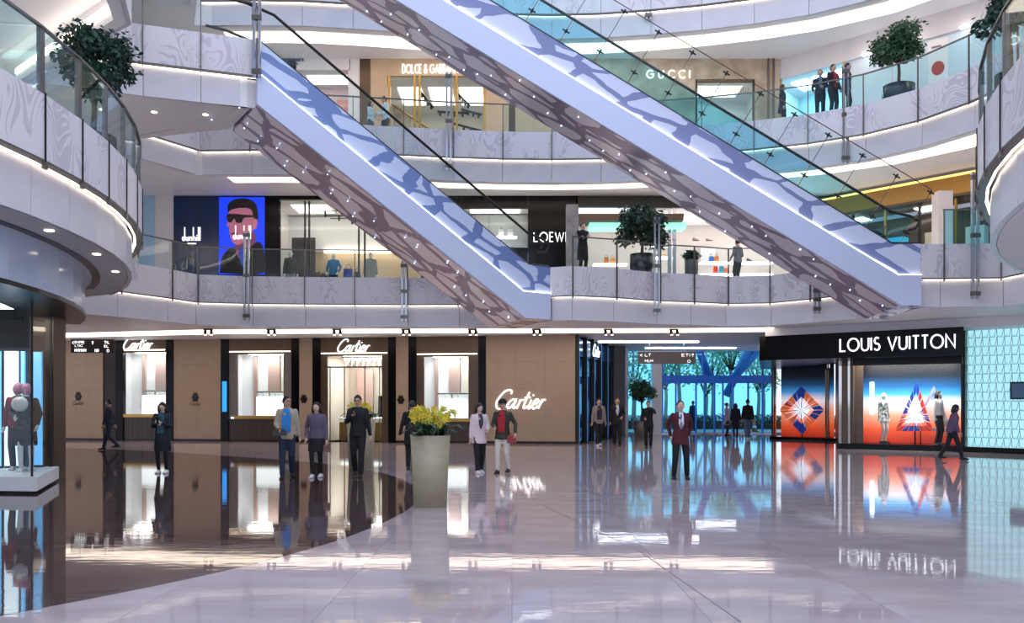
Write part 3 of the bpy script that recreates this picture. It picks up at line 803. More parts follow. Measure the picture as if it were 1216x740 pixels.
for px_, Y_, lb in ((770, 37.0, 'nearer the taupe direction board'), (820, 41.2, 'nearer the glass doors')):
    p = at(px_, 400, Y_); ob('ceiling_light', MB().box(p.x - 2.2, p.x + 2.2, Y_ - .12, Y_ + .12, 4.28, 4.335), mat('passage_light', '#FFFFFF', emit=3.5, ecol='#E8F2FF'), label='long white ceiling light in the passage, ' + lb, cat='light', group='ceiling lights in the passage')
def dir_board(px0, py0, px1, py1, Y, label, marks, m):
    x0, x1 = (px0 - 608) * Y / F, (px1 - 608) * Y / F; z1, z0 = 1.65 + (478 - py0) * Y / F, 1.65 + (478 - py1) * Y / F
    r = empty('direction_board', (x0, Y, z0), label=label, cat='sign')
    W, H = x1 - x0, z1 - z0
    bx('board', (0, W, 0, .12, 0, H), m, r); bx('top_rail', (-.02, W + .02, -.01, .13, H, H + .04), M_steel, r)
    for x in (W * .2, W * .8): ob('hanger', MB().tube([(x, .06, H + .04), (x, .06, 4.32 - z0)], .015, 6), M_steel, r)
    for (x, z, w, h, s) in marks:
        text(r, s, x * W, (x + w) * W, z * H, h * H, M_text, .16, 0, .008, name='mark')
dir_board(758, 418, 826, 432, 37.0, 'long taupe direction board hanging before the glass doors', [(.03, .6, .04, .25, '<'), (.12, .62, .1, .22, 'LT'), (.12, .15, .13, .2, 'HLH'), (.76, .62, .14, .22, 'ETI'), (.93, .6, .04, .25, '^'), (.86, .1, .05, .2, 'O')], mat('taupe_board', '#8A7C74', .4))
dir_board(84, 403, 134, 419, 33.0, 'dark direction board with small white signs, hanging beside the script sign', [(.04, .62, .03, .25, '<'), (.1, .7, .22, .16, 'ENTRE'), (.1, .45, .18, .14, 'LTIC'), (.1, .08, .26, .22, 'HHHHH'), (.5, .62, .04, .22, '^'), (.58, .06, .08, .22, 'HH'), (.8, .68, .12, .18, 'TIL'), (.8, .4, .1, .16, 'EL'), (.86, .06, .05, .2, 'O')], M_bronze)

# ================================================================ fashion corner with the black fascia
lvf = [(9.12, 31.1), (9.02, 30.7), (9.15, 30.4), (11.5, 28.63), (14.25, 26.56), (18.2, 23.6), (18.9, 24.4), (16.8, 26.9), (15.3, 28.5), (12.4, 30.4), (12.3, 38.6), (11.4, 38.6)]
ob('wall_fascia_corner', MB().prism([(a, b) for a, b in lvf[:5]] + [(15.05, 28.05), (12.4, 30.4), (12.3, 38.6), (11.4, 38.6)], 3.17, 4.04), M_black, kind='structure')
ob('wall_upper_corner', MB().prism([(9.25, 30.75), (14.3, 26.95), (18.3, 23.95), (19, 24.8), (15.3, 28.5), (12.4, 30.4), (12.3, 38.6), (11.6, 38.6)], 4.04, 4.34), M_white, kind='structure')
LF = Fr((9.15, 30.4), (14.25, 26.56))
u0, u1, z0, z1 = LF.px((997, 395, 1135, 416), -.02)
t = LF.root('shop_sign', 0, 0, -.015, label='long lit white capital letter sign on the glossy black fascia', cat='sign')
ua = LF.uz(998, 405)[0]; ub = LF.uz(1134, 405)[0]; zb = LF.uz(1066, 415)[1]
text(t, 'LOUIS VUITTON', ua, ub, zb, .42, M_text, .115, 0, .03, .24)

def gradient(name, stops, z0, z1, rough=.35):
    m = mat(name, '#808080', rough); nt = m.node_tree; b = nt.nodes['Principled BSDF']; L = nt.links.new
    tc = nt.nodes.new('ShaderNodeTexCoord'); sp = nt.nodes.new('ShaderNodeSeparateXYZ'); mr = nt.nodes.new('ShaderNodeMapRange')
    mr.inputs[1].default_value, mr.inputs[2].default_value = z0, z1
    cr = nt.nodes.new('ShaderNodeValToRGB'); e = cr.color_ramp.elements
    for i, (p, c) in enumerate(stops):
        el = e[i] if i < 2 else e.new(p)
        el.position = p; el.color = hexc(c)
    L(tc.outputs['Object'], sp.inputs[0]); L(sp.outputs['Z'], mr.inputs[0]); L(mr.outputs[0], cr.inputs[0]); L(cr.outputs[0], b.inputs['Base Color'])
    L(cr.outputs[0], b.inputs['Emission Color']); b.inputs['Emission Strength'].default_value = .38
    return m
M_chrome = mat('polished_metal', '#BDB4AC', .08, metal=1)
M_lvblue = mat('display_blue', '#10328C', .3, emit=.25); M_lvred = mat('display_red', '#C02A18', .3, emit=.25); M_lvor = mat('display_orange', '#E8703A', .3, emit=.25)
M_burst = mat('burst_white', '#FFFFFF', .3, emit=.35); M_burstb = mat('burst_cyan', '#8FC4FF', .3, emit=.3)
LB = Fr((11.64, 30.0), (15.0, 28.06))
r = LB.root('window_corner_large', kind='structure')
b0, b1, zs, zt = LB.px((1013, 423, 1139, 529))
U1 = LB.uz(1143, 500)[0]
zt = 3.17
bx('plinth', (-.05, U1 + .03, -.05, 1.6, 0, .2), M_black, r)
bx('header', (-.05, U1, 0, .05, zt - .22, zt), M_black, r)
M_bd = gradient('sunset_backdrop', [(0, '#B52A16'), (.16, '#E0552A'), (.34, '#F0A080'), (.5, '#E8E0EA'), (.6, '#3E98D4'), (.70, '#145488'), (.82, '#07182A'), (1, '#030508')], .2, 3.1)
bx('backdrop', (b0 - .2, U1, 1.3, 1.34, .2, zt), M_bd, r)
bx('side_panel', (U1 - .05, U1, .05, 1.3, .2, zt), M_black, r)
bx('window_emitter', (b0 + .2, U1 - .2, .1, .5, zt - .05, zt - .02), mat('vitrine_fill', '#FFFFFF', emit=22, ecol='#FFF8F0'), r)  # unseen emitter added behind the header to brighten the mannequins
for x, w_, m in ((.0, .10, M_chrome), (.12, .16, M_brown), (.30, .08, M_chrome), (b0 - .04, .04, M_brown)): bx('jamb', (x, x + w_, 0, .14, .2, zt), m, r)
bx('jamb_wall', (-.04, b0, .14, .5, 0, zt), M_brown, r)
bx('window_glass', (b0, U1, .06, .07, .2, zt - .06), M_vit, r)
def starburst(root, cx, cz, rad, y, n=22, seed=1):
    q = random.Random(seed)
    for k in range(n):
        a = 2 * PI * k / n + q.uniform(-.08, .08); l = rad * q.uniform(.55, 1.0); w_ = .07
        ob('ray', MB().vprism([(cx, cz), (cx + l * .35 * math.cos(a - w_), cz + l * .35 * math.sin(a - w_)), (cx + l * math.cos(a), cz + l * math.sin(a)), (cx + l * .35 * math.cos(a + w_), cz + l * .35 * math.sin(a + w_))], y - .01 - .002 * (k % 4), y), (M_burst, M_burstb, M_burst, M_lvblue)[k % 4], root)
    ob('glow_core', MB().ball((cx, y, cz), rad * .13, .03, rad * .13, 12, 6), M_burst, root)
def bars(root, pts, w_, y, n, cols):
    """frame of short coloured blocks along a closed outline"""
    P = [Vector(p) for p in pts]; c = sum(P, Vector((0, 0))) / len(P); k = 0
    for a, b in zip(P, P[1:] + P[:1]):
        ai, bi = a.lerp(c, w_), b.lerp(c, w_)
        for i in range(n):
            t0, t1 = i / n + .012, (i + 1) / n - .012
            q = [a.lerp(b, t0), a.lerp(b, t1), ai.lerp(bi, t1), ai.lerp(bi, t0)]
            ob('block', MB().vprism([tuple(v) for v in q], y - .08, y), cols[k][i % len(cols[k])], root); 
        k += 1
A_, Bl, Br = [Vector(LB.uz(x, y, .9)) for x, y in ((1089, 453), (1063, 512), (1108, 512))]
t = LB.root('triangle_prop', 0, 0, .9, label='red and dark blue triangle prop with white light burst in the large window', cat='prop')
bars(t, [A_, Bl, Br], .32, 0, 6, [[M_lvblue, M_lvblue, M_lvblue, M_lvblue, M_lvred, M_lvred], [M_lvred, M_lvblue, M_lvblue, M_lvblue, M_lvred, M_lvred], [M_lvred, M_lvblue, M_lvred, M_lvred, M_lvred, M_lvblue]])
cc = (A_ + Bl + Br) / 3
ob('white_core', MB().vprism([tuple(v.lerp(cc, .5)) for v in (A_, Bl, Br)], -.05, -.03), M_burst, t)
starburst(t, cc.x, cc.y - .05, .62, -.1, 26, 3)
ob('stand', MB().tube([(cc.x, .02, .2), (cc.x, .02, Bl.y)], .03, 6), M_blackm, t)
A2, B2, C2 = [Vector(LB.uz(x, y, 1.2)) for x, y in ((1109, 458), (1082, 512), (1132, 512))]
t = LB.root('triangle_prop', 0, 0, 1.2, label='pale grey triangle outline prop standing behind the coloured triangle', cat='prop')
bars(t, [A2, B2, C2], .2, 0, 1, [[mat('pale_prop', '#A9A4B8', .4)]] * 3)
ob('stand', MB().tube([(B2.x + .3, .02, .2), (B2.x + .3, .02, B2.y)], .02, 6), M_blackm, t)
bx('light_tube', tuple(LB.px((1033, 454, 1038, 492), 1.0)[:2]) + (1.0, 1.04) + tuple(LB.px((1033, 454, 1038, 492), 1.0)[2:]), mat('cyan_tube', '#BFE6FF', emit=2), r)

LW = Fr((11.7, 37.9), (13.9, 35.9))
r = LW.root('window_corner_small', kind='structure')
b0, b1, zs, zt = LW.px((922, 433, 980, 519)); U1 = LW.uz(997, 500)[0]
bx('plinth', (-.1, U1, -.05, 1.2, 0, .12), M_black, r)
bx('header', (-.1, U1, 0, .2, zt, 3.3), M_black, r)
bx('backdrop', (b0 - .1, b1 + .1, .7, .74, .12, zt), gradient('sunset_backdrop_small', [(0, '#B52A16'), (.14, '#DE5227'), (.36, '#F0A27C'), (.5, '#EAE6F0'), (.62, '#3C90D0'), (.72, '#123F70'), (.82, '#050C16'), (1, '#030406')], .12, zt), r)
for x, w_ in ((-.02, .08), (.1, .06), (b1, .07), (b1 + .1, .06)): bx('chrome_post', (x, x + w_, -.02, .1, 0, zt), M_chrome, r)
bx('opening_back', (b1 + .16, U1 + 1.2, 1.6, 1.66, 0, 3.2), M_brown, r)
bx('opening_print', (b1 + .2, U1 + .3, 1.5, 1.55, .3, 2.4), M_bd, r)
bx('window_glass', (b0, b1, .03, .04, .12, zt), M_vit, r)
D = [Vector(LW.uz(x, y, .5)) for x, y in ((926, 487), (952, 459), (979, 487), (953, 516))]
t = LW.root('diamond_prop', 0, 0, .5, label='orange and blue diamond prop with white light burst in the small corner window', cat='prop')
bars(t, D, .42, 0, 5, [[M_lvor, M_lvred, M_lvor, M_lvblue, M_lvblue], [M_lvblue, M_lvor, M_lvor, M_lvor, M_lvblue], [M_lvblue, M_lvblue, M_lvor, M_lvor, M_lvblue], [M_lvblue, M_lvblue, M_lvor, M_lvor, M_lvor]])
cc = sum(D, Vector((0, 0))) / 4
ob('white_core', MB().vprism([tuple(v.lerp(cc, .62)) for v in D], -.05, -.03), M_burst, t)
starburst(t, cc.x, cc.y, .9, -.1, 30, 5)
ob('stand', MB().tube([(cc.x, .02, .12), (cc.x, .02, D[3].y)], .03, 6), M_blackm, t)
ob('wall_corner_return', MB().prism([(13.9, 36.2), (14.1, 36.0), (12.6, 30.2), (12.35, 30.3)], 0, 4.04), M_brown, kind='structure')

# glowing screen wall of overlapping metal scales
MS = Fr((15.05, 28.05), (17.6, 25.6))
r = MS.root('wall_screen', kind='structure')
bx('base', (0, 3.4, -.05, .3, 0, .18), M_black, r)
bx('top_bar', (0, 3.4, -.05, .3, 4.08, 4.2), M_black, r); bx('edge_post', (-.02, .05, -.06, .3, .18, 4.08), M_black, r)
bx('glowing_back', (.05, 3.4, .2, .24, .18, 4.08), mat('cyan_backlight', '#B8D8DC', emit=.5, ecol='#A8E4F0'), r)
sc = MB().tube([(0, 0, .30), (.03, -.02, .02), (.16, -.02, .0), (.22, 0, .27), (.03, .03, .29), (0, 0, .3)], .009, 4).mesh('wire_scale', mat('scale_wire', '#93B2B8', .3, metal=.5))
for j in range(13):
    for i in range(14):
        link('wire_scale', sc, r, (.08 + i * .215 + (j % 2) * .02, .1, .2 + j * .30))
t = MS.root('tablet_screen', 1.75, 1.42, -.02, label='small dark framed screen mounted on the glowing scale wall', cat='screen')
bx('frame', (-.05, .55, -.03, .03, 0, .56), M_blackm, t); bx('display', (0, .5, -.036, -.03, .05, .51), mat('screen_blue', '#14304F', .1, emit=.4), t)
bx('bracket', (.2, .3, .03, .14, .2, .3), M_blackm, t)

# ================================================================ SECOND STOREY SHOPS
F2 = Fr((-17.5, 34.0), (13.2, 34.0)); H2 = 10.0
def seg(fr, root, name, r, m, z0, z1, d0=0.0, d1=.2):
    a = fr.px(r, d0); return bx(name, (a[0], a[1], d0, d1, z0, z1), m, root)
w2b = F2.root('wall_second_storey', kind='structure')
def wall2(px0, px1, m, nm='wall_panel', d0=0.0, z0=Z2, z1=H2, n=1):
    u0, u1 = F2.uz(px0, 300, d0)[0], F2.uz(px1, 300, d0)[0]
    for i in range(n):
        bx(nm, (u0 + (u1 - u0) * i / n + .003, u0 + (u1 - u0) * (i + 1) / n - .003, d0, d0 + .2, z0, z1), m, w2b)
def zz(fr, py, px=608, d=0.0): return fr.uz(px, py, d)[1]
M_navy = mat('navy_gloss', '#0C2C58', .15); M_warmwall = mat('warm_display_wall', '#CDB49A', .5)
M_blueglass = mat('blue_white_wall', '#B9CBE4', .3)
wall2(100, 164, M_white); wall2(164, 184, mat('pale_blue_panel', '#9FC6E2', .3)); wall2(184, 206, M_lav)
wall2(206, 262, M_navy, n=2); wall2(262, 314, M_black); wall2(314, 331, M_black)
wall2(331, 500, M_black, 'shop_lintel', z0=zz(F2, 237)); 
# portrait poster: a flat lightbox print
u0, u1, z0, z1 = F2.px((260, 234, 314, 326), -.06)
t = F2.root('portrait_poster', max(z0, 6.05), u0, -.06, label='glowing blue poster of a man in sunglasses and dark coat', cat='poster')
PW, PH = u1 - u0, z1 - max(z0, 6.05)
bx('lightbox', (0, PW, 0, .05, 0, PH), mat('poster_blue', '#1238C8', .4, emit=.55, ecol='#0A35E0'), t)
def flat(nm, pts, m, k, root=None):
    ob(nm, MB().vprism([(p[0] * PW, p[1] * PH) for p in cat_rom(list(pts) + [pts[0]], 4)[:-1]], -.002 * k, -.002 * (k - 1)), m, root or t)
flat('print_coat', [(.02, .02), (.05, .2), (.2, .32), (.42, .36), (.6, .34), (.85, .42), (.97, .34), (.98, .02)], mat('print_black', '#07070F', .5), 1)
flat('print_neck', [(.36, .34), (.38, .5), (.75, .55), (.8, .42), (.6, .3), (.45, .2)], mat('print_neck', '#7A4468', .5, emit=.15), 2)
flat('print_face', [(.22, .62), (.24, .52), (.3, .42), (.42, .38), (.58, .44), (.74, .56), (.82, .7), (.8, .85), (.6, .92), (.35, .9), (.22, .8), (.21, .7), (.17, .63)], mat('print_face', '#B06A80', .5, emit=.25), 3)
flat('print_hair', [(.2, .8), (.2, .9), (.35, .97), (.6, .98), (.8, .92), (.86, .78), (.84, .68), (.76, .74), (.7, .84), (.5, .86), (.3, .84)], mat('print_hair', '#140A10', .5), 4)
flat('print_glasses', [(.16, .74), (.2, .78), (.4, .78), (.55, .77), (.8, .76), (.8, .74), (.56, .73), (.5, .67), (.38, .67), (.34, .72), (.26, .67), (.19, .69)], mat('print_glass', '#1A0A12', .3), 5)
flat('print_ear', [(.74, .66), (.8, .72), (.85, .68), (.82, .6), (.76, .58)], mat('print_ear', '#C07A88', .5, emit=.2), 5)
flat('print_mouth', [(.25, .53), (.36, .545), (.42, .52), (.34, .51)], mat('print_mouth', '#7A3048', .5, emit=.1), 5)
flat('print_shirt', [(.44, .3), (.5, .36), (.56, .26), (.52, .1)], mat('print_shirt', '#2D50B8', .5, emit=.2), 5)
text(t, 'dunhill', PW * .32, PW * .7, PH * .456, PH * .1, M_text, .1, -.02, .012, .28)
a0, a1 = F2.uz(217, 280)[0], F2.uz(238, 280)[0]
t = F2.root('shop_sign', zz(F2, 286), a0, -.02, label='lit white lowercase sign with tall strokes on the dark blue wall', cat='sign')
text(t, 'dunhill', 0, a1 - a0, 0, .31, M_text, .1, 0, .03, .28)
bx('underline', (.2, .55, -.02, 0, -.14, -.1), M_text, t)

r = F2.root('window_menswear', kind='structure')
u0, u1, _, zt = F2.px((331, 238, 505, 326))
room(F2, r, u0, u1, Z2, zt, 3.2, M_warmwall, M_bright, True, nl=3)
bx('upper_back', (u0 - .4, u1, 3.0, 3.2, 8.3, zt), M_bright, r); bx('light_shelf', (u0 + 1.2, u1, 2.8, 3.0, 8.2, 8.3), M_warm, r)
for px in (331, 361, 366, 425, 432): seg(F2, r, 'black_post', (px, 240, px + 2, 326), M_blackm, Z2, zt, .1, .18)
bx('dark_panel', (u0, u0 + 1.0, 2.0, 2.1, Z2, 8.7), mat('grey_panel', '#4A4346', .5), r)
bx('window_glass', (u0, u1, .04, .05, Z2, zt), M_gl, r)
for k in range(3): ob('track_rail', MB().tube([(u0 + 1.6, .8 + k * .7, zt - .25 - .0 * k), (u1 - .4, .8 + k * .7, zt - .25)], .02, 5), M_blackm, r)
for i in range(9): ob('track_lamp', MB().tube([(u0 + 1.7 + i * .42, .8 + (i % 3) * .7, zt - .25), (u0 + 1.72 + i * .42, .76 + (i % 3) * .7, zt - .5)], .045, 6), M_blackm, r)
def goods(fr, u, d, z, w, h, col, label, kind='handbag', grp=None, dep=.16):
    """a small leather bag: body, flap, strap"""
    t = fr.root(kind, z, u, d, label=label, cat='bag', group=grp)
    m = mat('leather_' + col[1:], col, .4)
    bd_ = ob('body', MB().hexa([(-w / 2, 0, 0), (w / 2, 0, 0), (w / 2, dep, 0), (-w / 2, dep, 0)], [(-w * .42, .02, h), (w * .42, .02, h), (w * .42, dep - .02, h), (-w * .42, dep - .02, h)]), m, t)
    bx('flap', (-w * .43, w * .43, -.012, .02, h * .5, h + .01), m, bd_)
    ob('strap', MB().tube([(w * .3 * math.cos(PI * i / 8), dep / 2, h + h * .5 * math.sin(PI * i / 8)) for i in range(9)], .012, 5), m, bd_)
t = F2.root('display_table', Z2, (u0 + u1) / 2 + .55, 2.0, label='pale display table behind the clothed dummies in the menswear window', cat='table')
bx('top', (-1.9, 1.4, -.3, .3, .85, .92), M_cream, t)
for x in (-1.8, 1.25): bx('leg', (x, x + .06, -.25, .25, 0, .85), M_cream, t)
uu = lambda px: F2.uz(px, 310, 1.9)[0]
for px, w_, h, col, lb in ((413, .42, .42, '#1C3F9E', 'bright blue bag on the table beside the black posts'), (376, .35, .28, '#5E5652', 'grey bag on the table beside the blue jacket dummy'), (385, .3, .22, '#3A3534', 'small charcoal bag on the table behind the blue jacket dummy'), (424, .3, .3, '#1B1B20', 'black bag on the table by the twin black posts')):
    goods(F2, uu(px), 1.9, Z2 + .92, w_, h, col, lb, 'leather_bag', 'bags on the menswear table')
# black shop with two windows, between the escalators
wall2(500, 548, M_black); wall2(627, 672, M_black); wall2(548, 627, M_black, 'shop_lintel', z0=zz(F2, 247)); wall2(548, 627, M_black, 'shop_base', z1=zz(F2, 294))
r = F2.root('window_grey', kind='structure')
u0, u1, z0, z1 = F2.px((548, 248, 627, 293))
room(F2, r, u0, u1, z0, z1, 1.2, mat('grey_display', '#A9A6A4', .5), None, True)
bx('window_glass', (u0, u1, .04, .05, z0, z1), M_gl, r)
for i in range(5): bx('back_fold', (u0 + (u1 - u0) * i / 5 + .01, u0 + (u1 - u0) * (i + 1) / 5 - .01, 1.12, 1.2, z0, z1), mat('grey_display', '#A9A6A4', .5), r)
ub = F2.uz(592, 281, .5)[0]; zb = zz(F2, 281.5, 592, .5)
bx('glass_shelf', (ub - .1, ub + .75, .3, .7, zb - .04, zb), M_led, r)
goods(F2, ub + .1, .45, zb, .24, .3, '#E6E2DE', 'white bag on the lit shelf, nearer the escalator handrail', 'handbag', 'bags on the lit shelf'); goods(F2, ub + .48, .45, zb, .24, .3, '#CFC8C6', 'pale grey bag on the lit shelf, nearer the capital letter sign', 'handbag', 'bags on the lit shelf')
a0, a1 = F2.uz(634, 282)[0], F2.uz(676, 282)[0]
t = F2.root('shop_sign', zz(F2, 287), a0, -.02, label='lit white five letter capital sign on the black wall', cat='sign')
text(t, 'LOEWE', 0, a1 - a0, 0, .36, M_text, .11, 0, .03, .28)
# stone pillar and the bright shoe shop
t = ob('stone_pillar', MB().box(1.98, 2.42, 30.6, 31.0, Z2, 8.85), mat('veined_stone', '#A39A94', .5, noise=(4, .35)), label='short mottled stone pillar beside the woman in black', cat='pillar')
wall2(684, 1010, M_blackm, 'shop_lintel', z0=zz(F2, 246)); wall2(672, 686, M_black)
r = F2.root('window_shoes', kind='structure')
u0, u1, _, zt = F2.px((686, 247, 1010, 326))
room(F2, r, u0, u1, Z2, zt, 3.6, mat('shop_wall_pale', '#C9C2BE', .5), None, True, nl=5)
seg(F2, r, 'blue_white_header', (686, 247, 760, 256), mat('header_bluewhite', '#E6F0FF', .4, emit=1.2), zz(F2, 256), zt, .3, .4)
seg(F2, r, 'brown_canopy', (686, 257, 812, 265), mat('canopy_brown', '#4B372D', .5), zz(F2, 265), zz(F2, 257), -.5, .6)
seg(F2, r, 'green_strip', (700, 266, 815, 272), mat('green_glass_light', '#7FCFB8', .2, emit=.7), zz(F2, 272), zz(F2, 266), -.3, .6)
for px in (793, 799): seg(F2, r, 'grey_post', (px, 247, px + 4, 326), M_steel, Z2, zt, .1, .2)
for k, (p0, p1, py) in enumerate(((705, 745, 313), (832, 918, 311), (832, 918, 325), (775, 795, 290), (775, 795, 305), (920, 990, 308))):
    seg(F2, r, 'lit_shelf', (p0, py, p1, py + 1.5), M_led, zz(F2, py + 1.5, 608, 1.5), zz(F2, py, 608, 1.5), 1.5, 1.9)
seg(F2, r, 'niche_panel', (832, 276, 850, 293), M_lav, zz(F2, 293), zz(F2, 276), 3.4, 3.5)
def shoe(fr, u, d, z, col, label, grp):
    t = fr.root('shoe', z, u, d, label=label, cat='shoe', group=grp)
    m = mat('leather_' + col[1:], col, .4)
    up_ = ob('upper', MB().loft([[(x, w_ * math.cos(a), zz_ + hh * max(0, math.sin(a)) ) for a in [2 * PI * j / 8 for j in range(8)]] for x, w_, zz_, hh in ((-.13, .02, .06, .03), (-.11, .045, .05, .12), (0, .05, .02, .11), (.09, .055, .01, .06), (.14, .02, .01, .03))]), m, t)
    ob('sole', MB().hexa([(-.13, -.04, 0), (.14, -.04, 0), (.14, .04, 0), (-.13, .04, 0)], [(-.13, -.04, .03), (.14, -.04, .015), (.14, .04, .015), (-.13, .04, .03)]), M_rubber, up_)
for k, (px, py, col, lb) in enumerate(((845, 309, '#2F63B0', 'blue bag on the upper lit shelf of the shoe shop'), (851, 309, '#D0783A', 'orange bag on the upper lit shelf of the shoe shop'), (857, 322, '#2D8AA8', 'turquoise bag on the lower lit shelf of the shoe shop'),
                                       (850, 322, '#B8352D', 'red bag on the lower lit shelf of the shoe shop'), (862, 324, '#C76A4A', 'rust bag at the end of the lower lit shelf'), (720, 310, '#B86A34', 'orange brown bag below the brown canopy'), (728, 311, '#D08A4A', 'tan bag below the brown canopy'))):
    goods(F2, F2.uz(px, py, 1.6)[0], 1.6, zz(F2, py + (3 if py < 315 else 2), px, 1.6), .2, .26, col, lb, 'handbag', 'bags in the shoe shop')
for k, (px, py, col, lb) in enumerate(((826, 284, '#B09AA0', 'mauve shoe on the wall niche'), (842, 284, '#D8C2C0', 'pink shoe on the wall niche'), (785, 288, '#C0392B', 'red shoe on the short upper shelf'), (780, 303, '#7A5A46', 'brown shoe on the short lower shelf'), (790, 303, '#C7A27A', 'tan shoe on the short lower shelf'), (875, 309, '#77716F', 'grey shoe on the upper lit shelf'), (890, 309, '#4A4648', 'charcoal shoe on the upper lit shelf'))):
    shoe(F2, F2.uz(px, py, 1.6)[0], 1.6, zz(F2, py + 2, px, 1.6), col, lb, 'shoes in the bright shop')
# gold trimmed shop beyond the foot of the larger escalator
F2R = Fr((12.6, 34.2), (18.6, 27.6))
r = F2R.root('wall_gold_shop', kind='structure'); L = (F2R.p1 - F2R.p0).length
bx('bulkhead', (0, L, -.2, .3, 9.15, 9.85), mat('gold_bulkhead', '#A67C3C', .35, metal=.5), r)
bx('bulkhead_light', (0, L, -.22, -.2, 9.78, 9.86), mat('gold_light', '#FFC86A', emit=1.2), r); bx('soffit_brown', (0, L, -.2, 1.2, 9.05, 9.15), M_brown, r)
bx('back_wall', (-.3, L, 2.6, 2.7, Z2, 9.2), mat('shop_dark_back', '#6A5A4C', .5), r); bx('floor_band', (0, L, 0, 2.6, Z2, Z2 + .02), M_lav, r)
for k in range(8):
    bx('glass_frame', (k * L / 7 - .04, k * L / 7 + .04, 0, .08, Z2, 9.1), M_blackm if k % 2 else M_gold, r)
    if k < 7: bx('shop_glass', (k * L / 7 + .04, (k + 1) * L / 7 - .04, .03, .04, Z2, 9.1), M_gl, r)
for k in range(6): bx('lit_case', (k * L / 6 + .3, k * L / 6 + .95, 1.9, 2.4, Z2 + .7, Z2 + 2.3), [M_bright, mat('cyan_case', '#3E9FC4', .3, emit=.5), M_cream][k % 3], r); 
for k in range(3): bx('ceiling_lamp', (k * L / 3 + .4, k * L / 3 + 1.4, .6, 1.4, 9.02, 9.05), M_warm, r)
ob('stone_pillar', MB().box(15.0, 15.5, 29.6, 30.1, Z2, 9.1), M_lav, label='pale stone pillar in front of the gold trimmed shop', cat='pillar')

# ================================================================ THIRD STOREY SHOPS
F3 = Fr((-16.0, 33.2), (10.6, 33.2)); H3 = 15.2
w3b = F3.root('wall_third_storey', kind='structure')
def wall3(px0, px1, m, nm='wall_panel', z0=Z3, z1=H3, n=1, d0=0.0):
    u0, u1 = F3.uz(px0, 300, d0)[0], F3.uz(px1, 300, d0)[0]
    for i in range(n):
        bx(nm, (u0 + (u1 - u0) * i / n + .003, u0 + (u1 - u0) * (i + 1) / n - .003, d0, d0 + .2, z0, z1), m, w3b)
z3 = lambda py: F3.uz(608, py)[1]
M_champ = mat('champagne_stone', '#C9AE90', .4, noise=(2, .08)); M_gmar = mat('golden_marble', '#C8B5A0', .3, noise=(1.6, .3), col2='#A08C78')
wall3(135, 300, M_champ, n=5); wall3(300, 416, M_white, 'shop_header', z0=z3(83)); wall3(300, 352, M_white); wall3(415, 427, M_white)
wall3(427, 440, M_brown); wall3(440, 460, M_champ); wall3(460, 578, M_champ, 'shop_header', z0=z3(90)); wall3(576, 604, M_champ, n=2); wall3(604, 612, M_brown); wall3(612, 700, M_champ, n=4)
r = F3.root('window_pink', kind='structure')
u0, u1, _, zt = F3.px((352, 84, 416, 150))
room(F3, r, u0, u1, Z3, zt, 2.0, mat('pink_wall', '#E9C9CE', .5), M_bright, True)
bx('window_glass', (u0, u1, .04, .05, Z3, zt), M_gl, r); bx('frame', (u1 - .08, u1, -.02, .1, Z3, zt), M_white, r); bx('coral_panel', (u1 - .9, u1 - .25, 1.8, 1.9, Z3, zt - .5), mat('coral_panel', '#E58C86', .5), r)
a0, a1 = F3.uz(333, 70)[0], F3.uz(360, 70)[0]
t = F3.root('shop_sign', z3(73), a0, -.02, label='dark five letter capital sign with small second line on the white fascia', cat='sign')
text(t, 'SONIA', 0, a1 - a0, .0, .36, mat('sign_teal', '#22566A', .4), .24, 0, .03, .3); text(t, 'RYKIEL', .22, .72, -.14, .08, mat('sign_teal', '#22566A', .4), .2, 0, .02, .3)
r = F3.root('window_gold_frames', kind='structure')
u0, u1, _, zt = F3.px((462, 90, 576, 155))
room(F3, r, u0, u1, Z3, zt, 4.5, M_cream, M_cream, True, nl=3)
for px in (461, 491, 497, 535, 541, 574): seg(F3, r, 'gold_post', (px, 90, px + 2.6, 158), M_gold, Z3, zt, -.02, .12)
bx('window_glass', (u0, u1, .04, .05, Z3, zt), M_gl, r)
up = lambda px: F3.uz(px, 100, 1.6)[0]
ob('stair_rail', MB().tube([(up(462), 2.2, z3(100)), (up(535), 2.2, z3(150))], .05, 6), M_gold, r)
for px, pt, pb in ((466, 102, 155), (476, 109, 155), (485, 116, 155), (500, 126, 155), (508, 131, 155), (516, 137, 155), (525, 143, 155)): ob('baluster', MB().tube([(up(px), 2.2, z3(pb)), (up(px), 2.2, z3(pt))], .022, 5), M_gold, r)
for a, b in (((500, 94), (515, 113)), ((520, 118), (555, 120)), ((545, 97), (558, 111)), ((548, 115), (572, 122)), ((540, 133), (572, 142))):
    ob('track_light', MB().tube([(up(a[0]), 1.4, z3(a[1])), (up(b[0]), 1.4, z3(b[1]))], .05, 6), M_blackm, r)
    for q in (.1, .35, .6, .85): ob('track_lamp', MB().tube([(up(a[0]) + (up(b[0]) - up(a[0])) * q, 1.4, z3(a[1]) + (z3(b[1]) - z3(a[1])) * q), (up(a[0]) + (up(b[0]) - up(a[0])) * q, 1.38, z3(a[1]) + (z3(b[1]) - z3(a[1])) * q - .16)], .05, 6), M_blackm, r)
bx('red_goods_shelf', (up(548), up(572), 3.9, 4.3, z3(155), z3(151)), mat('red_brown_shelf', '#9A4A36', .5), r)
a0, a1 = F3.uz(478, 80)[0], F3.uz(544, 80)[0]
t = F3.root('shop_sign', z3(87), a0, -.02, label='long lit white capital sign above the gold framed shop doors', cat='sign')
text(t, 'DOLCE & GABBANA', 0, a1 - a0, 0, .33, M_text, .1, 0, .03, .2)
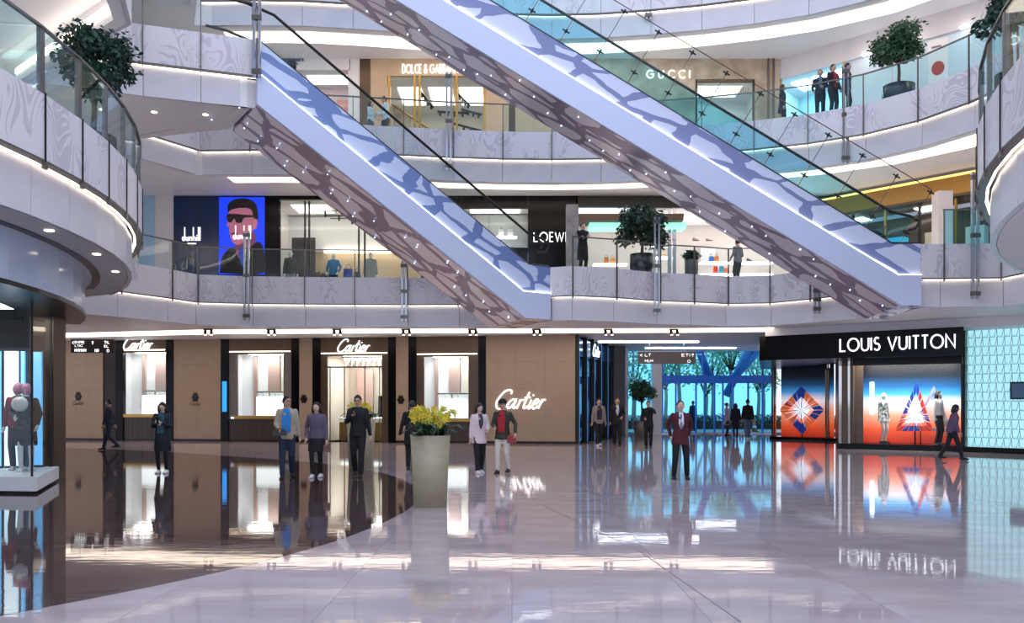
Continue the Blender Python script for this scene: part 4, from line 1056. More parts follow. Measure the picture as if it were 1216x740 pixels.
# marble shop
wall3(700, 826, M_gmar, n=4); wall3(826, 896, M_gmar, 'shop_header', z0=z3(94)); wall3(896, 926, M_gmar, n=1)
r = F3.root('window_marble_shop', kind='structure')
u0, u1, _, zt = F3.px((826, 95, 896, 150))
room(F3, r, u0, u1, Z3, zt, 2.6, M_bright, None, True)
bx('window_glass', (u0, u1, .04, .05, Z3, zt), M_gl, r)
for x in (u0, u1 - .06): bx('frame', (x, x + .06, -.03, .1, Z3, zt), M_blackm, r)
bx('frame_top', (u0, u1, -.03, .1, zt - .08, zt), M_brown, r)
for k in range(22): ob('fringe', MB().box(-.012, .012, 0, .02, -.22, 0), M_gold, r, (u0 + .1 + k * (u1 - u0 - .2) / 21, .5, zt - .08))
bx('gold_rack', (u0 + .3, u1 - .3, 2.2, 2.3, 12.4, 12.5), M_gold, r)
a0, a1 = F3.uz(768, 88)[0], F3.uz(819, 88)[0]
t = F3.root('shop_sign', z3(93), a0, -.02, label='widely spaced pale five letter sign on the golden marble', cat='sign')
text(t, 'GUCCI', 0, a1 - a0, 0, .3, mat('sign_ivory', '#FFF6E8', emit=1.2), .13, 0, .03, .75)
for px in (912, 918): seg(F3, w3b, 'steel_edge', (px, 60, px + 2, 150), M_dsteel, Z3, H3, -.06, 0)
# white shop bending round the upper gallery
F3R = Fr((10.6, 33.2), (17.2, 27.0))
r = F3R.root('wall_white_shop', kind='structure'); L = (F3R.p1 - F3R.p0).length
b0 = F3R.uz(926, 80)[0]; b1 = F3R.uz(1003, 80)[0]
room(F3R, r, b0, b1, Z3, 14.4, 2.6, mat('pale_cyan_wall', '#C7E2EC', .4), M_bright, True, nl=3, lm=mat('cool_lamp', '#FFFFFF', emit=6, ecol='#D8F2FF'))
bx('header', (0, L, 0, .2, 14.4, 15.2), M_lav, r)
for x in (b0, b1 - .05): bx('frame', (x, x + .05, -.03, .1, Z3, 14.4), M_gold, r)
bx('shop_glass', (b0, b1, .04, .05, Z3, 14.4), M_teal2, r)
ob('dark_ramp', MB().vprism([(b0 + .3, 11.2), (b0 + .3, 13.1), (b1 - 1.2, 12.2), (b1 - 1.2, 11.2)], 1.6, 1.7), mat('grey_veined_ramp', '#5E6670', .3, noise=(5, .4)), r)
n = 4
for i in range(n):
    a, b = b1 + .05 + (L - b1) * i / n, b1 + .05 + (L - b1) * (i + 1) / n
    bx('white_panel', (a + .006, b - .006, .1, .2, Z3, 14.4), mat('panel_pale_blue', '#D3E2EE', .35), r)
    bx('wall_washer', ((a + b) / 2 - .15, (a + b) / 2 + .15, -.25, -.05, 14.36, 14.4), M_led, r)
p = at(1114, 95, 28.6)
t = empty('poster_stand', (p.x, p.y, Z3), -.6, label='white poster board with red round emblem on the upper gallery', cat='sign')
bx('board', (-.3, .3, -.02, .02, .4, 2.9), M_bright, t); bx('foot', (-.3, .3, -.2, .2, 0, .04), M_steel, t); bx('pole', (-.03, .03, .02, .05, 0, .9), M_steel, t)
ob('emblem', MB().loft([[(.2 * math.cos(2 * PI * j / 20), y, 1.9 + .24 * math.sin(2 * PI * j / 20)) for j in range(20)] for y in (-.026, -.02)]), mat('emblem_red', '#B8382E', .5), t)
bx('text_bar', (-.2, .1, -.024, -.02, 2.6, 2.67), mat('poster_grey', '#8A7C9A', .5), t)
# linear lights in the gallery ceiling above the round balcony
for k, (y, lb) in enumerate(((18.6, 'closest to the bronze posts'), (20.6, 'between two others'), (22.6, 'deepest into the gallery'))):
    ob('linear_light', MB().box(-19, -12.2 - .5 * k, y, y + .14, 9.9, 9.97), M_warm, label=f'long warm linear light in the ceiling above the round balcony, {lb}', cat='light', group='linear lights over the round balcony')
ob('wall_left_second', MB().box(-19.5, -19.2, 6, 33, Z2, 10.0), M_white, kind='structure')
ob('wall_left_third', MB().box(-19.5, -19.2, 6, 33, Z3, 15.2), M_white, kind='structure')
ob('wall_right_second', MB().box(19.4, 19.7, 3, 29, Z2, 10.0), M_white, kind='structure')
ob('wall_right_third', MB().box(19.4, 19.7, 3, 29, Z3, 15.2), M_white, kind='structure')

# ================================================================ corner shop under the round balcony
FS = [arcL(k) for k in range(-8, 9)]
fs = ob('wall_shop_fascia', strip(FS, -1.12, -1.25, 3.56, 4.34), mat('fascia_pale_blue', '#C9D8EC', .12), kind='structure')
ob('soffit_band', strip(FS, -1.10, -2.3, 3.48, 3.56), M_bronze, fs)
ob('ceiling_shop', MB().prism([tuple(p) for p in offset(FS, -1.3)] + [(-24, 20), (-24, 3)], 3.57, 3.7), M_bronze, kind='structure')
ob('soffit_groove', strip(FS, -.82, -.98, 4.325, 4.337), M_rubber, kind='structure')
for i, k in enumerate((-1, 1, 3, 5)):
    p = offset(FS, -.5)[k + 8]
    ob('downlight', MB().lathe([(0, 0), (.07, 0), (.07, -.015), (0, -.015)], 12, (p.x, p.y, 4.34)), M_warm, label='small round downlight under the round balcony, ' + ('closest to the picture edge', 'second from the picture edge', 'third from the picture edge', 'nearest the rounded tip')[i], cat='light', group='downlights under the round balcony')
# plinth with glass window
pl = [(-8.55, 15.15), (-9.55, 17.75), (-13.5, 18.3), (-13.5, 15.7)]
r = ob('window_plinth', MB().prism(pl, .05, .30), M_bright, kind='structure')
ob('plinth_shadow_gap', MB().prism([(-8.75, 15.35), (-9.65, 17.6), (-13.3, 18), (-13.3, 15.9)], 0, .05), M_black, r)
bx('shop_fill_light', (-10.6, -9.6, 15.9, 16.9, 3.52, 3.56), M_jlamp, r)  # added fill emitter above the plinth, brightens the dummies
gp = [Vector((-8.75, 15.35)), Vector((-9.66, 17.65))]
ob('glass_pane', strip([gp[1], gp[0]], 0, .015, .30, 3.5), M_gl, r)
ob('glass_pane', strip([Vector((-8.75, 15.35)), Vector((-13.4, 15.9))], 0, .015, .30, 3.5), M_gl, r)
for p in gp: ob('corner_post', MB().box(p.x - .015, p.x + .015, p.y - .015, p.y + .015, .3, 3.5), M_blackm, r)
ob('pier', MB().box(-10.25, -9.75, 17.9, 18.4, 0, 3.6), M_brown, None, kind='structure').name = 'wall_shop_pier'
ob('wall_shop_back', MB().box(-20, -10.7, 19.6, 19.8, 0, 3.6), M_bronze, kind='structure')
ob('wall_shop_side', MB().box(-20, -12.1, 22.5, 22.7, 0, 4.3), M_beige, kind='structure')
M_lbox = mat('lightbox_blue', '#9FD8FF', emit=.55, ecol='#4AA8EC'); M_lbox2 = mat('lightbox_white', '#FFFFFF', emit=.6, ecol='#CDEBFF')
for x, w_, y, m, lb in ((-10.40, .27, 17.25, M_lbox2, 'tall white glowing panel beside the plaid coat dummy'), (-10.09, .07, 17.3, M_lbox, 'narrow blue glowing panel next to the white one'), (-9.98, .2, 17.5, M_lbox, 'blue glowing panel behind the dummies'), (-10.68, .22, 17.2, M_lbox, 'white glowing panel at the picture edge')):
    q = empty('light_panel', (x, y, .3), label=lb, cat='light panel')
    bx('glow', (0, w_, 0, .06, .05, 2.4), m, q); bx('frame', (-.02, w_ + .02, .05, .09, 0, 2.4), M_blackm, q)
t = empty('shop_sign', (-12.0, 19.55, 2.75), label='small lit pale letters on the dark wall inside the corner shop', cat='sign')
p = at(35, 412, 19.5); t.location = (p.x, 19.595, p.z); text(t, 'VS', 0, .45, 0, .26, M_text, .2, 0, .03, .3)
ob('shelf_unit', MB().box(-11.6, -10.75, 19.0, 19.5, 0, 2.3), mat('shelf_dark', '#2C2A2E', .4), label='dark shelf unit behind the dummies in the corner shop', cat='shelf')

# ================================================================ PEOPLE AND DUMMIES
def remeshed(mb, voxel, smooth_it=2):
    me = bpy.data.meshes.new('tmp'); me.from_pydata(mb.v, [], mb.f)
    bm = bmesh.new(); bm.from_mesh(me); bmesh.ops.recalc_face_normals(bm, faces=bm.faces); bm.to_mesh(me); bm.free()
    o = bpy.data.objects.new('tmp', me); COL.objects.link(o)
    m = o.modifiers.new('r', 'REMESH'); m.mode = 'VOXEL'; m.voxel_size = voxel
    if smooth_it:
        s = o.modifiers.new('s', 'SMOOTH'); s.iterations = smooth_it; s.factor = .5
    dg = bpy.context.evaluated_depsgraph_get()
    out = bpy.data.meshes.new_from_object(o.evaluated_get(dg))
    bpy.data.objects.remove(o); bpy.data.meshes.remove(me)
    return out
def limb(mb, pts, rad, n=10, flat=1.0):
    """tapered round limb with rounded ends"""
    P = [Vector(p) for p in pts]; path, rr = [], []
    d0 = (P[0] - P[1]).normalized(); d1 = (P[-1] - P[-2]).normalized()
    path += [P[0] + d0 * rad[0] * .9, P[0] + d0 * rad[0] * .55]; rr += [rad[0] * .4, rad[0] * .82]
    path += P; rr += list(rad)
    path += [P[-1] + d1 * rad[-1] * .55, P[-1] + d1 * rad[-1] * .9]; rr += [rad[-1] * .82, rad[-1] * .4]
    mb.tube(path, rr, n)
def rings(mb, rows, n=16, cx=0.0, lean=None):
    """elliptical rings (z, half width, half depth, y shift)"""
    R_ = []
    for z, w, d, y in rows:
        q = [(cx + w * math.copysign(abs(math.cos(t)) ** .85, math.cos(t)), y + d * math.sin(t), z) for t in [2 * PI * j / n for j in range(n)]]
        R_.append([lean(p) for p in q] if lean else q)
    mb.loft(R_)
def ik(a, b, l1, l2, pole):
    a, b = Vector(a), Vector(b); d = b - a; L = min(d.length, (l1 + l2) * .999); u = d.normalized()
    b = a + u * L
    x = (l1 * l1 - l2 * l2 + L * L) / (2 * L); h = math.sqrt(max(0, l1 * l1 - x * x))
    p = Vector(pole); p = (p - u * p.dot(u)).normalized()
    return a + u * x + p * h, b
def cloth(c, rough=.8):
    return mat('cloth_' + c[1:], c, rough, bump=(60, .15))
M_skin = mat('skin', '#C99C82', .5); M_skin2 = mat('skin_pale', '#D8B09A', .5); M_hairb = mat('hair_black', '#0E0B0B', .45); M_eye = mat('eye_dark', '#120C0A', .3); M_lip = mat('lips', '#9A4E48', .5)
M_camo = mat('camouflage', '#3E4230', .8, noise=(9, .5), col2='#1D1F18')
M_floral = mat('floral_cloth', '#8FA8C8', .8, noise=(14, .5), col2='#B0525E')
M_plaid = mat('plaid_cloth', '#3A4048', .8, noise=(16, .5), col2='#15181C')
M_print = mat('printed_dress', '#E8EAEA', .7, noise=(12, .5), col2='#2A4A40')
M_dummy = mat('dummy_white', '#E9E4DE', .35)
GOLD = mat('glasses_black', '#0A0A0A', .3)
def figure(loc, yaw, H, label, top='#202024', bottom='#15161A', hair='short', shoes='#101012', hands=None, feet=None, hem=.84, legs='trousers', lean=0.0,
           shirt=None, tie=None, inner=.0, head=(0, 0), sleeves=True, dummy=None, cat='person', name='person', group=None, glasses=False, cap=None, mat_top=None, skin=None, sock=None, mask=None):
    k = H / 1.7
    root = empty(name, loc, yaw, label=label, cat=cat, group=group)
    skin = dummy or skin or M_skin
    ln = math.radians(lean); piv = .92
    def T(p):                                   # lean of the upper body about the hips, then scale
        x, y, z = p
        if z > piv: y, z = y * math.cos(ln) - (z - piv) * math.sin(ln), piv + (z - piv) * math.cos(ln) + y * math.sin(ln)
        return Vector((x * k, y * k, z * k))
    hands = hands or ((-.25, -.03, .80), (.25, -.03, .80))
    feet = feet or ((-.09, 0, 0), (.09, 0, 0))
    sh = [T((-.16, .0, 1.385)), T((.16, .0, 1.385))]
    hip = [Vector((-.088 * k, 0, .88 * k)), Vector((.088 * k, 0, .88 * k))]
    ank = [Vector((f[0] * k, f[1] * k, (f[2] + .085) * k)) for f in feet]
    arms, legs_ = [], []
    for i in (0, 1):
        s = -1 if i == 0 else 1
        h = T(hands[i]) if hands[i][2] > piv else Vector(hands[i]) * k
        e, wv = ik(sh[i], h, .285 * k, .25 * k, (s * .55, .75, -.45)); arms.append((sh[i], e, wv))
        kn, a = ik(hip[i], ank[i], .41 * k, .40 * k, (s * .05, -1, .1)); legs_.append((hip[i], kn, a))
    yawf, pitch = math.radians(head[0]), math.radians(head[1])
    hc = T((0, -.015, 1.578))
    def Hd(p):
        x, y, z = p
        y, z = y * math.cos(pitch) - z * math.sin(pitch), z * math.cos(pitch) + y * math.sin(pitch)
        x, y = x * math.cos(yawf) - y * math.sin(yawf), x * math.sin(yawf) + y * math.cos(yawf)
        return hc + Vector((x, y, z)) * k
    # ---- body: one surface
    b = MB()
    rings(b, [(.84, .10, .08, 0), (.90, .155, .105, .005), (.98, .15, .10, 0), (1.08, .132, .09, -.005), (1.2, .15, .10, -.01), (1.32, .165, .105, -.005), (1.40, .15, .075, 0), (1.445, .07, .06, .005)], lean=T)
    limb(b, [T((0, .008, 1.42)), T((0, -.005, 1.52))], [.056 * k, .05 * k])
    hb = MB(); hb.ball((0, 0, 0), .076, .095, .112, 14, 9); hb.ball((0, -.03, -.055), .055, .055, .062, 12, 7)
    hb.tube([(0, -.088, .025), (0, -.112, -.018), (0, -.09, -.03)], [.010, .016, .012], 6)
    for s in (-1, 1): hb.ball((s * .077, .01, -.005), .012, .022, .032, 8, 5)
    hb.v = [tuple(Hd(p)) for p in hb.v]; b.add(hb.v, hb.f, True)
    for i in (0, 1):
        a = arms[i]; limb(b, a, [.048 * k, .038 * k, .026 * k])
        l = legs_[i]; limb(b, l, [.082 * k, .054 * k, .038 * k])
        fx = l[2]; limb(b, [fx + Vector((0, .04, -.045)) * k, fx + Vector((0, -.12, -.058)) * k], [.032 * k, .026 * k])
    fing = MB()
    for i in (0, 1):
        s = -1 if i == 0 else 1
        S_, E_, W_ = arms[i]; d = (W_ - E_).normalized()
        side = d.cross(Vector((s, 0, 0))); side = side.normalized() if side.length > .15 else Vector((0, 1, 0))
        palm = side.cross(d).normalized()
        limb(b, [W_ + d * .02 * k, W_ + d * .075 * k], [.03 * k, .036 * k])
        for q, ln_ in zip((-.027, -.009, .009, .027), (.062, .075, .07, .055)):
            p0 = W_ + d * .085 * k + side * q * k
            p1 = p0 + (d * .6 + palm * s * -.25).normalized() * ln_ * .55 * k; p2 = p1 + (d * .6 + palm * -s * .7).normalized() * ln_ * .5 * k
            fing.tube([p0, p1, p2], [.0105 * k, .0095 * k, .007 * k], 6)
        p0 = W_ + d * .03 * k - side * .03 * k; fing.tube([p0, p0 + (d * .5 - side * .8).normalized() * .045 * k, p0 + (d * .9 - side * .5).normalized() * .08 * k], [.013 * k, .011 * k, .008 * k], 6)
    me = remeshed(b, .017 * k)
    bm = bmesh.new(); bm.from_mesh(me)
    vs = [bm.verts.new(v) for v in fing.v]
    for f in fing.f: bm.faces.new([vs[j] for j in f])
    for f in bm.faces: f.smooth = True
    bmesh.ops.recalc_face_normals(bm, faces=bm.faces)
    me2 = bpy.data.meshes.new('body'); bm.to_mesh(me2); bm.free(); bpy.data.meshes.remove(me)
    me2.materials.append(skin); link('body', me2, root)
    def garment(nm, mb, m, vox=.02, it=2):
        me = remeshed(mb, vox * k, it); me.materials.append(m)
        me.polygons.foreach_set('use_smooth', [True] * len(me.polygons)); return link(nm, me, root)
    # ---- clothes
    if top:
        t = MB(); g = .022
        low = []
        if hem < .8:                              # long coat or dress
            low = [(hem, .20, .155, .01), ((hem + .88) / 2, .19, .145, .01)]
        else: low = [(hem, .175, .125, .003)]
        rings(t, low + [(.92, .172, .125, .003), (1.0, .165, .118, 0), (1.08, .15, .11, -.005), (1.2, .168, .122, -.01), (1.32, .18, .122, -.005), (1.385, .155, .1, .0), (1.425, .105, .08, .003), (1.455, .07, .07, .005)], lean=T)
        if sleeves:
            for S_, E_, W_ in arms: limb(t, [S_ + Vector((0, 0, -.01)), E_, W_ - (W_ - E_) * .04], [.06 * k, .052 * k, .041 * k])
        garment('jacket' if hem >= .8 else 'coat', t, mat_top or cloth(top))
    if legs == 'trousers':
        t = MB(); rings(t, [(.80, .12, .09, 0), (.86, .168, .115, .005), (.98, .16, .11, 0), (1.02, .15, .1, 0)], lean=None); t.v = [(x * k, y * k, z * k) for x, y, z in t.v]
        for h_, kn, a in legs_: limb(t, [h_, kn, a + (kn - a) * .03], [.095 * k, .07 * k, .058 * k])
        garment('trousers', t, cloth(bottom))
    elif legs == 'skirt':
        t = MB(); rings(t, [(.58, .20, .15, 0), (.7, .19, .14, 0), (.88, .172, .12, 0), (1.0, .155, .108, 0)]); t.v = [(x * k, y * k, z * k) for x, y, z in t.v]
        garment('skirt', t, cloth(bottom))
        t = MB()
        for h_, kn, a in legs_: limb(t, [h_, kn, a], [.086 * k, .058 * k, .043 * k])
        garment('leggings', t, cloth(sock or '#0D0D10'), .017)
    if shirt:                                     # front opening showing the layer below
        t = MB(); w_ = .055 + inner
        q = [(-w_ * .9, -.135, .95), (w_ * .9, -.135, .95), (w_, -.142, 1.2), (w_ * .95, -.14, 1.32), (.045, -.085, 1.44), (-.045, -.085, 1.44), (-w_ * .95, -.14, 1.32), (-w_, -.142, 1.2)]
        if not inner: q[0], q[1] = (-.012, -.14, 1.08), (.012, -.14, 1.08)
        t.add([T(p) for p in q] + [T((p[0], p[1] + .03, p[2])) for p in q], [tuple(range(8)), tuple(range(15, 7, -1))] + [(i, (i + 1) % 8, 8 + (i + 1) % 8, 8 + i) for i in range(8)])
        ob('shirt_front', t, cloth(shirt), root)
    if tie:
        t = MB(); q = [(-.012, 1.08), (.012, 1.08), (.026, 1.14), (.014, 1.40), (-.014, 1.40), (-.026, 1.14)]
        yy = lambda z: -.155 if z < 1.33 else -.12
        t.add([T((x, yy(z), z)) for x, z in q] + [T((x, yy(z) + .03, z)) for x, z in q], [tuple(range(6)), tuple(range(11, 5, -1))] + [(i, (i + 1) % 6, 6 + (i + 1) % 6, 6 + i) for i in range(6)])
        ob('tie', t, cloth(tie), root)
    # ---- shoes
    if shoes:
        for l in legs_:
            fx = l[2]; t = MB()
            t.loft([[fx + Vector((w_ * math.cos(a), y, -.085 + z0 + max(0, h_ * math.sin(a)) - (0 if math.sin(a) >= 0 else .0))) * k for a in [2 * PI * j / 10 for j in range(10)]] for y, w_, z0, h_ in ((.075, .025, .01, .05), (.06, .042, 0, .095), (0, .045, 0, .11), (-.08, .05, 0, .07), (-.15, .045, 0, .05), (-.185, .02, .01, .03))])
            ob('shoe', t, cloth(shoes, .5), root)
    # ---- hair and face
    if hair:
        t = MB()
        n = 14; rows = []
        for i in range(8):
            th = math.radians(4 + i * (112 - 4) / 7)
            row = []
            for j in range(n):
                ph = 2 * PI * j / n; f = max(0, -math.sin(ph))            # f: towards the face
                tt = th * (1 - .5 * f)
                row.append((.086 * math.sin(tt) * math.cos(ph), .012 + .104 * math.sin(tt) * math.sin(ph), .004 + .122 * math.cos(tt)))
            rows.append(row)
        t.loft(rows)
        if hair in ('long', 'bob'):
            zb = -.27 if hair == 'long' else -.14
            q = []
            for z, w_, y0, y1 in ((.07, .07, .02, .10), (0, .092, -.02, .115), (-.1, .10, -.015, .115), (zb, .085, .02, .10)):
                q.append([(w_ * math.cos(a), (y0 + y1) / 2 + (y1 - y0) / 2 * math.sin(a), z) for a in [2 * PI * j / 12 for j in range(12)]])
            t.loft(q)
            for s in (-1, 1): t.tube([(s * .08, -.01, .05), (s * .088, -.02, -.04), (s * .085, -.02, zb * .9)], [.02, .024, .014], 8)
        if hair == 'bun': t.ball((0, .11, .05), .04, .04, .04, 10, 6)
        t.v = [tuple(Hd(p)) for p in t.v]
        ob('hair', t, M_hairb if hair != 'grey' else mat('hair_grey', '#4A4644'), root)
    if cap:
        t = MB(); t.lathe([(.1, .03), (.105, .06), (.095, .1), (.06, .135), (0, .145)], 14); t.ball((0, -.1, .035), .075, .07, .012, 12, 5)
        t.v = [tuple(Hd(p)) for p in t.v]; ob('cap', t, cloth(cap), root)
    if not dummy:
        for s in (-1, 1):
            t = MB(); t.ball((s * .032, -.088, .012), .013, .007, .007, 8, 5); t.v = [tuple(Hd(p)) for p in t.v]; ob('eye', t, M_eye, root)
        t = MB(); t.ball((0, -.088, -.062), .022, .008, .008, 8, 5); t.v = [tuple(Hd(p)) for p in t.v]; ob('mouth', t, M_lip, root)
        if glasses:
            t = MB()
            for s in (-1, 1): t.tube([(s * .034 + .024 * math.cos(a), -.103, .012 + .018 * math.sin(a)) for a in [2 * PI * j / 10 for j in range(11)]], .004, 4)
            t.tube([(-.01, -.105, .015), (.01, -.105, .015)], .004, 4); t.v = [tuple(Hd(p)) for p in t.v]; ob('glasses', t, GOLD, root)
    if mask:
        t = MB(); t.ball((0, -.01, .0), .085, .105, .12, 14, 8); t.ball((0, .05, .06), .075, .07, .08, 12, 6); t.v = [tuple(Hd(p)) for p in t.v]; ob('head_cover', t, mat('mask_pink', '#D98FA8', .6, noise=(18, .4)), root)
    if dummy and cat == 'mannequin':
        ob('stand', MB().lathe([(.17, 0), (.17, .012), (.0, .014)], 20), M_steel, root)
    M4 = root.matrix_basis.copy()
    import mathutils
    M4 = Matrix.Translation(Vector(loc)) @ Matrix.Rotation(yaw, 4, 'Z')
    return dict(root=root, hands=[M4 @ (a[2] + (a[2] - a[1]).normalized() * .07 * k) for a in arms], yaw=yaw, k=k)
def P(px, py, z=0.0): return tuple(floor_at(px, py, z))
def PY(px, Y, z): return ((px - 608) * Y / F, Y, z)
PH = ((-.07, -.27, 1.20), (.07, -.27, 1.20))
WALK = ((-.08, -.16, 0), (.08, .16, .03)); WALK2 = ((-.08, .17, .03), (.08, -.15, 0))
d2r = math.radians

figure(P(130, 535), -d2r(85), 1.76, 'man all in dark clothes walking before the dark recess beside the jeweller window', top='#1B2334', bottom='#1C2536', feet=((-.07, -.22, 0), (.07, .28, .10)), hands=((-.22, .1, .85), (.22, -.12, .85)))
w = figure(P(193, 562), d2r(4), 1.66, 'long haired woman in a dark knee length coat looking at a phone', top='#17202C', bottom='#101014', hem=.52, hair='long', shoes='#E8E6EA', hands=PH, shirt='#2E5566', inner=.03, legs='skirt', head=(0, 14), skin=M_skin2)
def phone(f, label, i=0, off=(0, 0, 0)):
    h = (f['hands'][0] + f['hands'][1]) / 2 if i is None else f['hands'][i]
    r = empty('phone', tuple(h + Vector(off)), f['yaw'], label=label, cat='phone')
    bx('case', (-.035, .035, -.03, -.02, -.03, .12), M_black, r); bx('screen', (-.031, .031, -.02, -.018, -.026, .116), mat('phone_screen', '#CFE0FF', .2, emit=.6), r)
phone(w, 'phone held in both hands by the woman in the long dark coat', None, (0, -.02, .0))
m = figure(P(341, 568), d2r(8), 1.80, 'man with glasses in an open beige jacket over a blue shirt, walking', top='#A79A88', bottom='#1D2940', shirt='#2F7FC4', inner=.035, glasses=True, head=(35, 0), feet=WALK, hands=((-.13, -.24, 1.02), (.25, .02, .84)), hem=.80)
def bag(f, label, col, w=.26, h=.22, i=0, off=(0, 0, 0), strap=.16):
    p = f['hands'][i] + Vector(off)
    r = empty('bag', tuple(p), f['yaw'], label=label, cat='bag'); mm = mat('bag_' + col[1:], col, .45)
    bd_ = ob('body', MB().hexa([(-w / 2, -.05, -h - .05), (w / 2, -.05, -h - .05), (w / 2, .05, -h - .05), (-w / 2, .05, -h - .05)], [(-w * .42, -.03, -.05), (w * .42, -.03, -.05), (w * .42, .03, -.05), (-w * .42, .03, -.05)]), mm, r)
    ob('strap', MB().tube([(w * .3 * math.cos(PI * j / 8), 0, -.05 + strap * .4 * math.sin(PI * j / 8)) for j in range(9)], .01, 5), mm, bd_)
bag(m, 'flat black bag under the arm of the man in the beige jacket', '#101013', .3, .12, 0, (0, -.02, .06), .05)
w = figure(P(376, 567), d2r(-4), 1.66, 'smiling woman in a purple jacket and black skirt with leggings', top='#5F5468', bottom='#0F1013', legs='skirt', hair='bob', shoes='#DAD8DC', feet=((-.07, -.1, 0), (.07, .1, 0)), hem=.86, skin=M_skin2, hands=((-.22, -.06, .9), (.24, -.02, .82)))
bag(w, 'small brown handbag hanging from the hand of the woman in purple', '#6E4638', .16, .16, 1)
m = figure(P(425, 566), d2r(2), 1.82, 'man in black jacket and trousers raising a phone to his chest', top='#0E0F13', bottom='#0C0D10', feet=WALK2, hands=((-.08, -.26, 1.27), (.27, -.04, .80)), glasses=True, hem=.82, head=(0, 8))
phone(m, 'pale phone held up at the chest of the man in black', 0, (0, -.04, .02))
figure((PY(489, 20.6, 0)), d2r(185), 1.70, 'person in a black coat almost hidden behind the tall flower planter', top='#0B0B0E', hem=.62, hands=((-.28, .02, .84), (.30, .0, .82)))
w = figure(P(569, 562), d2r(22), 1.64, 'woman in a pale pink coat and black leggings walking beside the camouflage jacket', top='#D9C3C4', bottom='#0D0D10', hem=.72, hair='bob', shoes='#E3DEE0', feet=((-.09, -.14, 0), (.09, .12, 0)), hands=((-.23, -.03, .85), (.12, -.26, 1.05)), shirt='#3A3A42', head=(10, 14), skin=M_skin2)
m = figure(P(597, 562), d2r(-14), 1.72, 'person in camouflage jacket, red top and cream trousers with a dark cap', top='#3E4230', mat_top=M_camo, bottom='#CFC4B8', shirt='#A3202A', inner=.03, cap='#15171B', shoes='#0C0C10', feet=((-.1, -.1, 0), (.1, .12, .02)), hands=((-.13, -.24, 1.06), (.32, -.1, .93)), hem=.78)
bag(m, 'small red bag at the hip of the person in camouflage', '#8E1F26', .2, .18, 1, (-.08, .02, .06), .1)
figure(P(711, 530), d2r(6), 1.80, 'man in a beige cardigan over black clothes coming along the passage', top='#8E8078', bottom='#0E0E12', shirt='#0C0C10', inner=.04, shoes='#CFCBD0', feet=WALK, hem=.80)
figure(P(733, 530), d2r(-4), 1.84, 'man in a dark suit with white shirt coming along the passage', top='#111217', bottom='#0E0F14', shirt='#C8C9D4', feet=WALK2, hands=((-.24, 0, .82), (.16, -.2, 1.02)), hem=.76)
m = figure(P(770, 532), d2r(-6), 1.72, 'person in black lifting one hand to the face beside the potted entrance tree', top='#0D0E12', bottom='#0C0D10', hem=.74, hands=((-.14, -.2, 1.05), (.07, -.20, 1.44)), feet=((-.08, 0, 0), (.08, -.02, 0)))
figure(P(808, 569), d2r(-3), 1.70, 'uniformed attendant in a maroon jacket and grey tie, hands behind his back', top='#4A1220', bottom='#08090C', shirt='#D8D8E2', tie='#6E7088', hands=((-.19, .14, .93), (.19, .14, .93)), feet=((-.14, 0, 0), (.14, 0, 0)), head=(0, -16), hem=.74, cap=None, skin=M_skin2)
figure(PY(823, 49, 0), d2r(200), 1.75, 'dark figure standing outside behind the glass doors', top='#20304A', bottom='#1C2A40')
figure(PY(863, 41.8, 0), d2r(60), 1.64, 'woman in a patterned dress standing just inside the glass doors', top='#8FA8C8', mat_top=M_floral, hem=.55, hair='bun', bottom='#20263A', legs='skirt')
figure(PY(873.5, 39.6, 0), d2r(170), 1.62, 'woman with long black hair and dark dress seen from behind near the glass doors', top='#13182A', hem=.5, hair='long', bottom='#151A2C', legs='skirt', feet=WALK)
figure(PY(888, 37.6, 0), d2r(180), 1.80, 'man in a black top and grey blue trousers walking towards the glass doors', top='#0C0F1A', bottom='#5C6E90', shoes='#D8DCE8', feet=((-.07, -.05, 0), (.07, .05, 0)))
figure(P(1131, 547), d2r(80), 1.60, 'person in a purple jacket striding past the large corner window', top='#5D4C66', bottom='#131722', hair='bob', lean=7, feet=((-.07, -.26, 0), (.07, .32, .06)), hands=((-.2, -.12, .86), (.2, .1, .86)), head=(0, 14))
figure(PY(692, 28.4, Z2), d2r(18), 1.72, 'woman in a black dress with folded arms at the second storey railing', top='#0B0B0E', hem=.45, hair='bun', bottom='#0B0B0E', hands=((.06, -.2, 1.18), (-.06, -.22, 1.15)), head=(10, 0), skin=M_skin2)
figure(PY(876, 31.4, Z2), d2r(-150), 1.74, 'visitor in grey looking into the bright shoe shop', top='#6B7078', bottom='#2E323A', hands=((-.15, -.2, 1.0), (.2, -.15, 1.0)))
figure(PY(458, 30.8, Z3), d2r(-40), 1.74, 'man in a white shirt leaning on the third storey railing', top='#C9D8E0', bottom='#1D3038', hands=((-.1, -.3, 1.05), (.2, -.3, .98)), lean=6)
figure(PY(440, 30.5, Z3), d2r(70), 1.46, 'shorter dark haired person in white at the third storey railing', top='#B9CCD4', bottom='#23343C', hair='bob', hands=((-.1, -.25, 1.05), (.2, -.25, 1.0)))
figure(PY(929, 29.4, Z3), d2r(75), 1.66, 'person in dark clothes alone on the upper gallery before the marble shop', top='#1B2230', bottom='#141A26', hair='bob', hem=.7)
figure(PY(974, 28.3, Z3), d2r(-20), 1.74, 'dark haired visitor in a navy jacket, one of the group at the upper gallery mast', top='#1A2233', bottom='#141A28', shirt='#57708A', hands=((-.2, -.18, .95), (.1, -.24, 1.05)))
figure(PY(989, 28.0, Z3), d2r(20), 1.80, 'tall visitor in a dark jacket with red top at the upper gallery mast', top='#2A1820', bottom='#151B28', shirt='#A8303A', inner=.02, hands=((-.1, -.25, 1.05), (.22, -.1, .9)))
figure(PY(1006, 27.75, Z3), d2r(60), 1.74, 'visitor in dark clothes half hidden by the upper gallery mast', top='#14202E', bottom='#121A26')

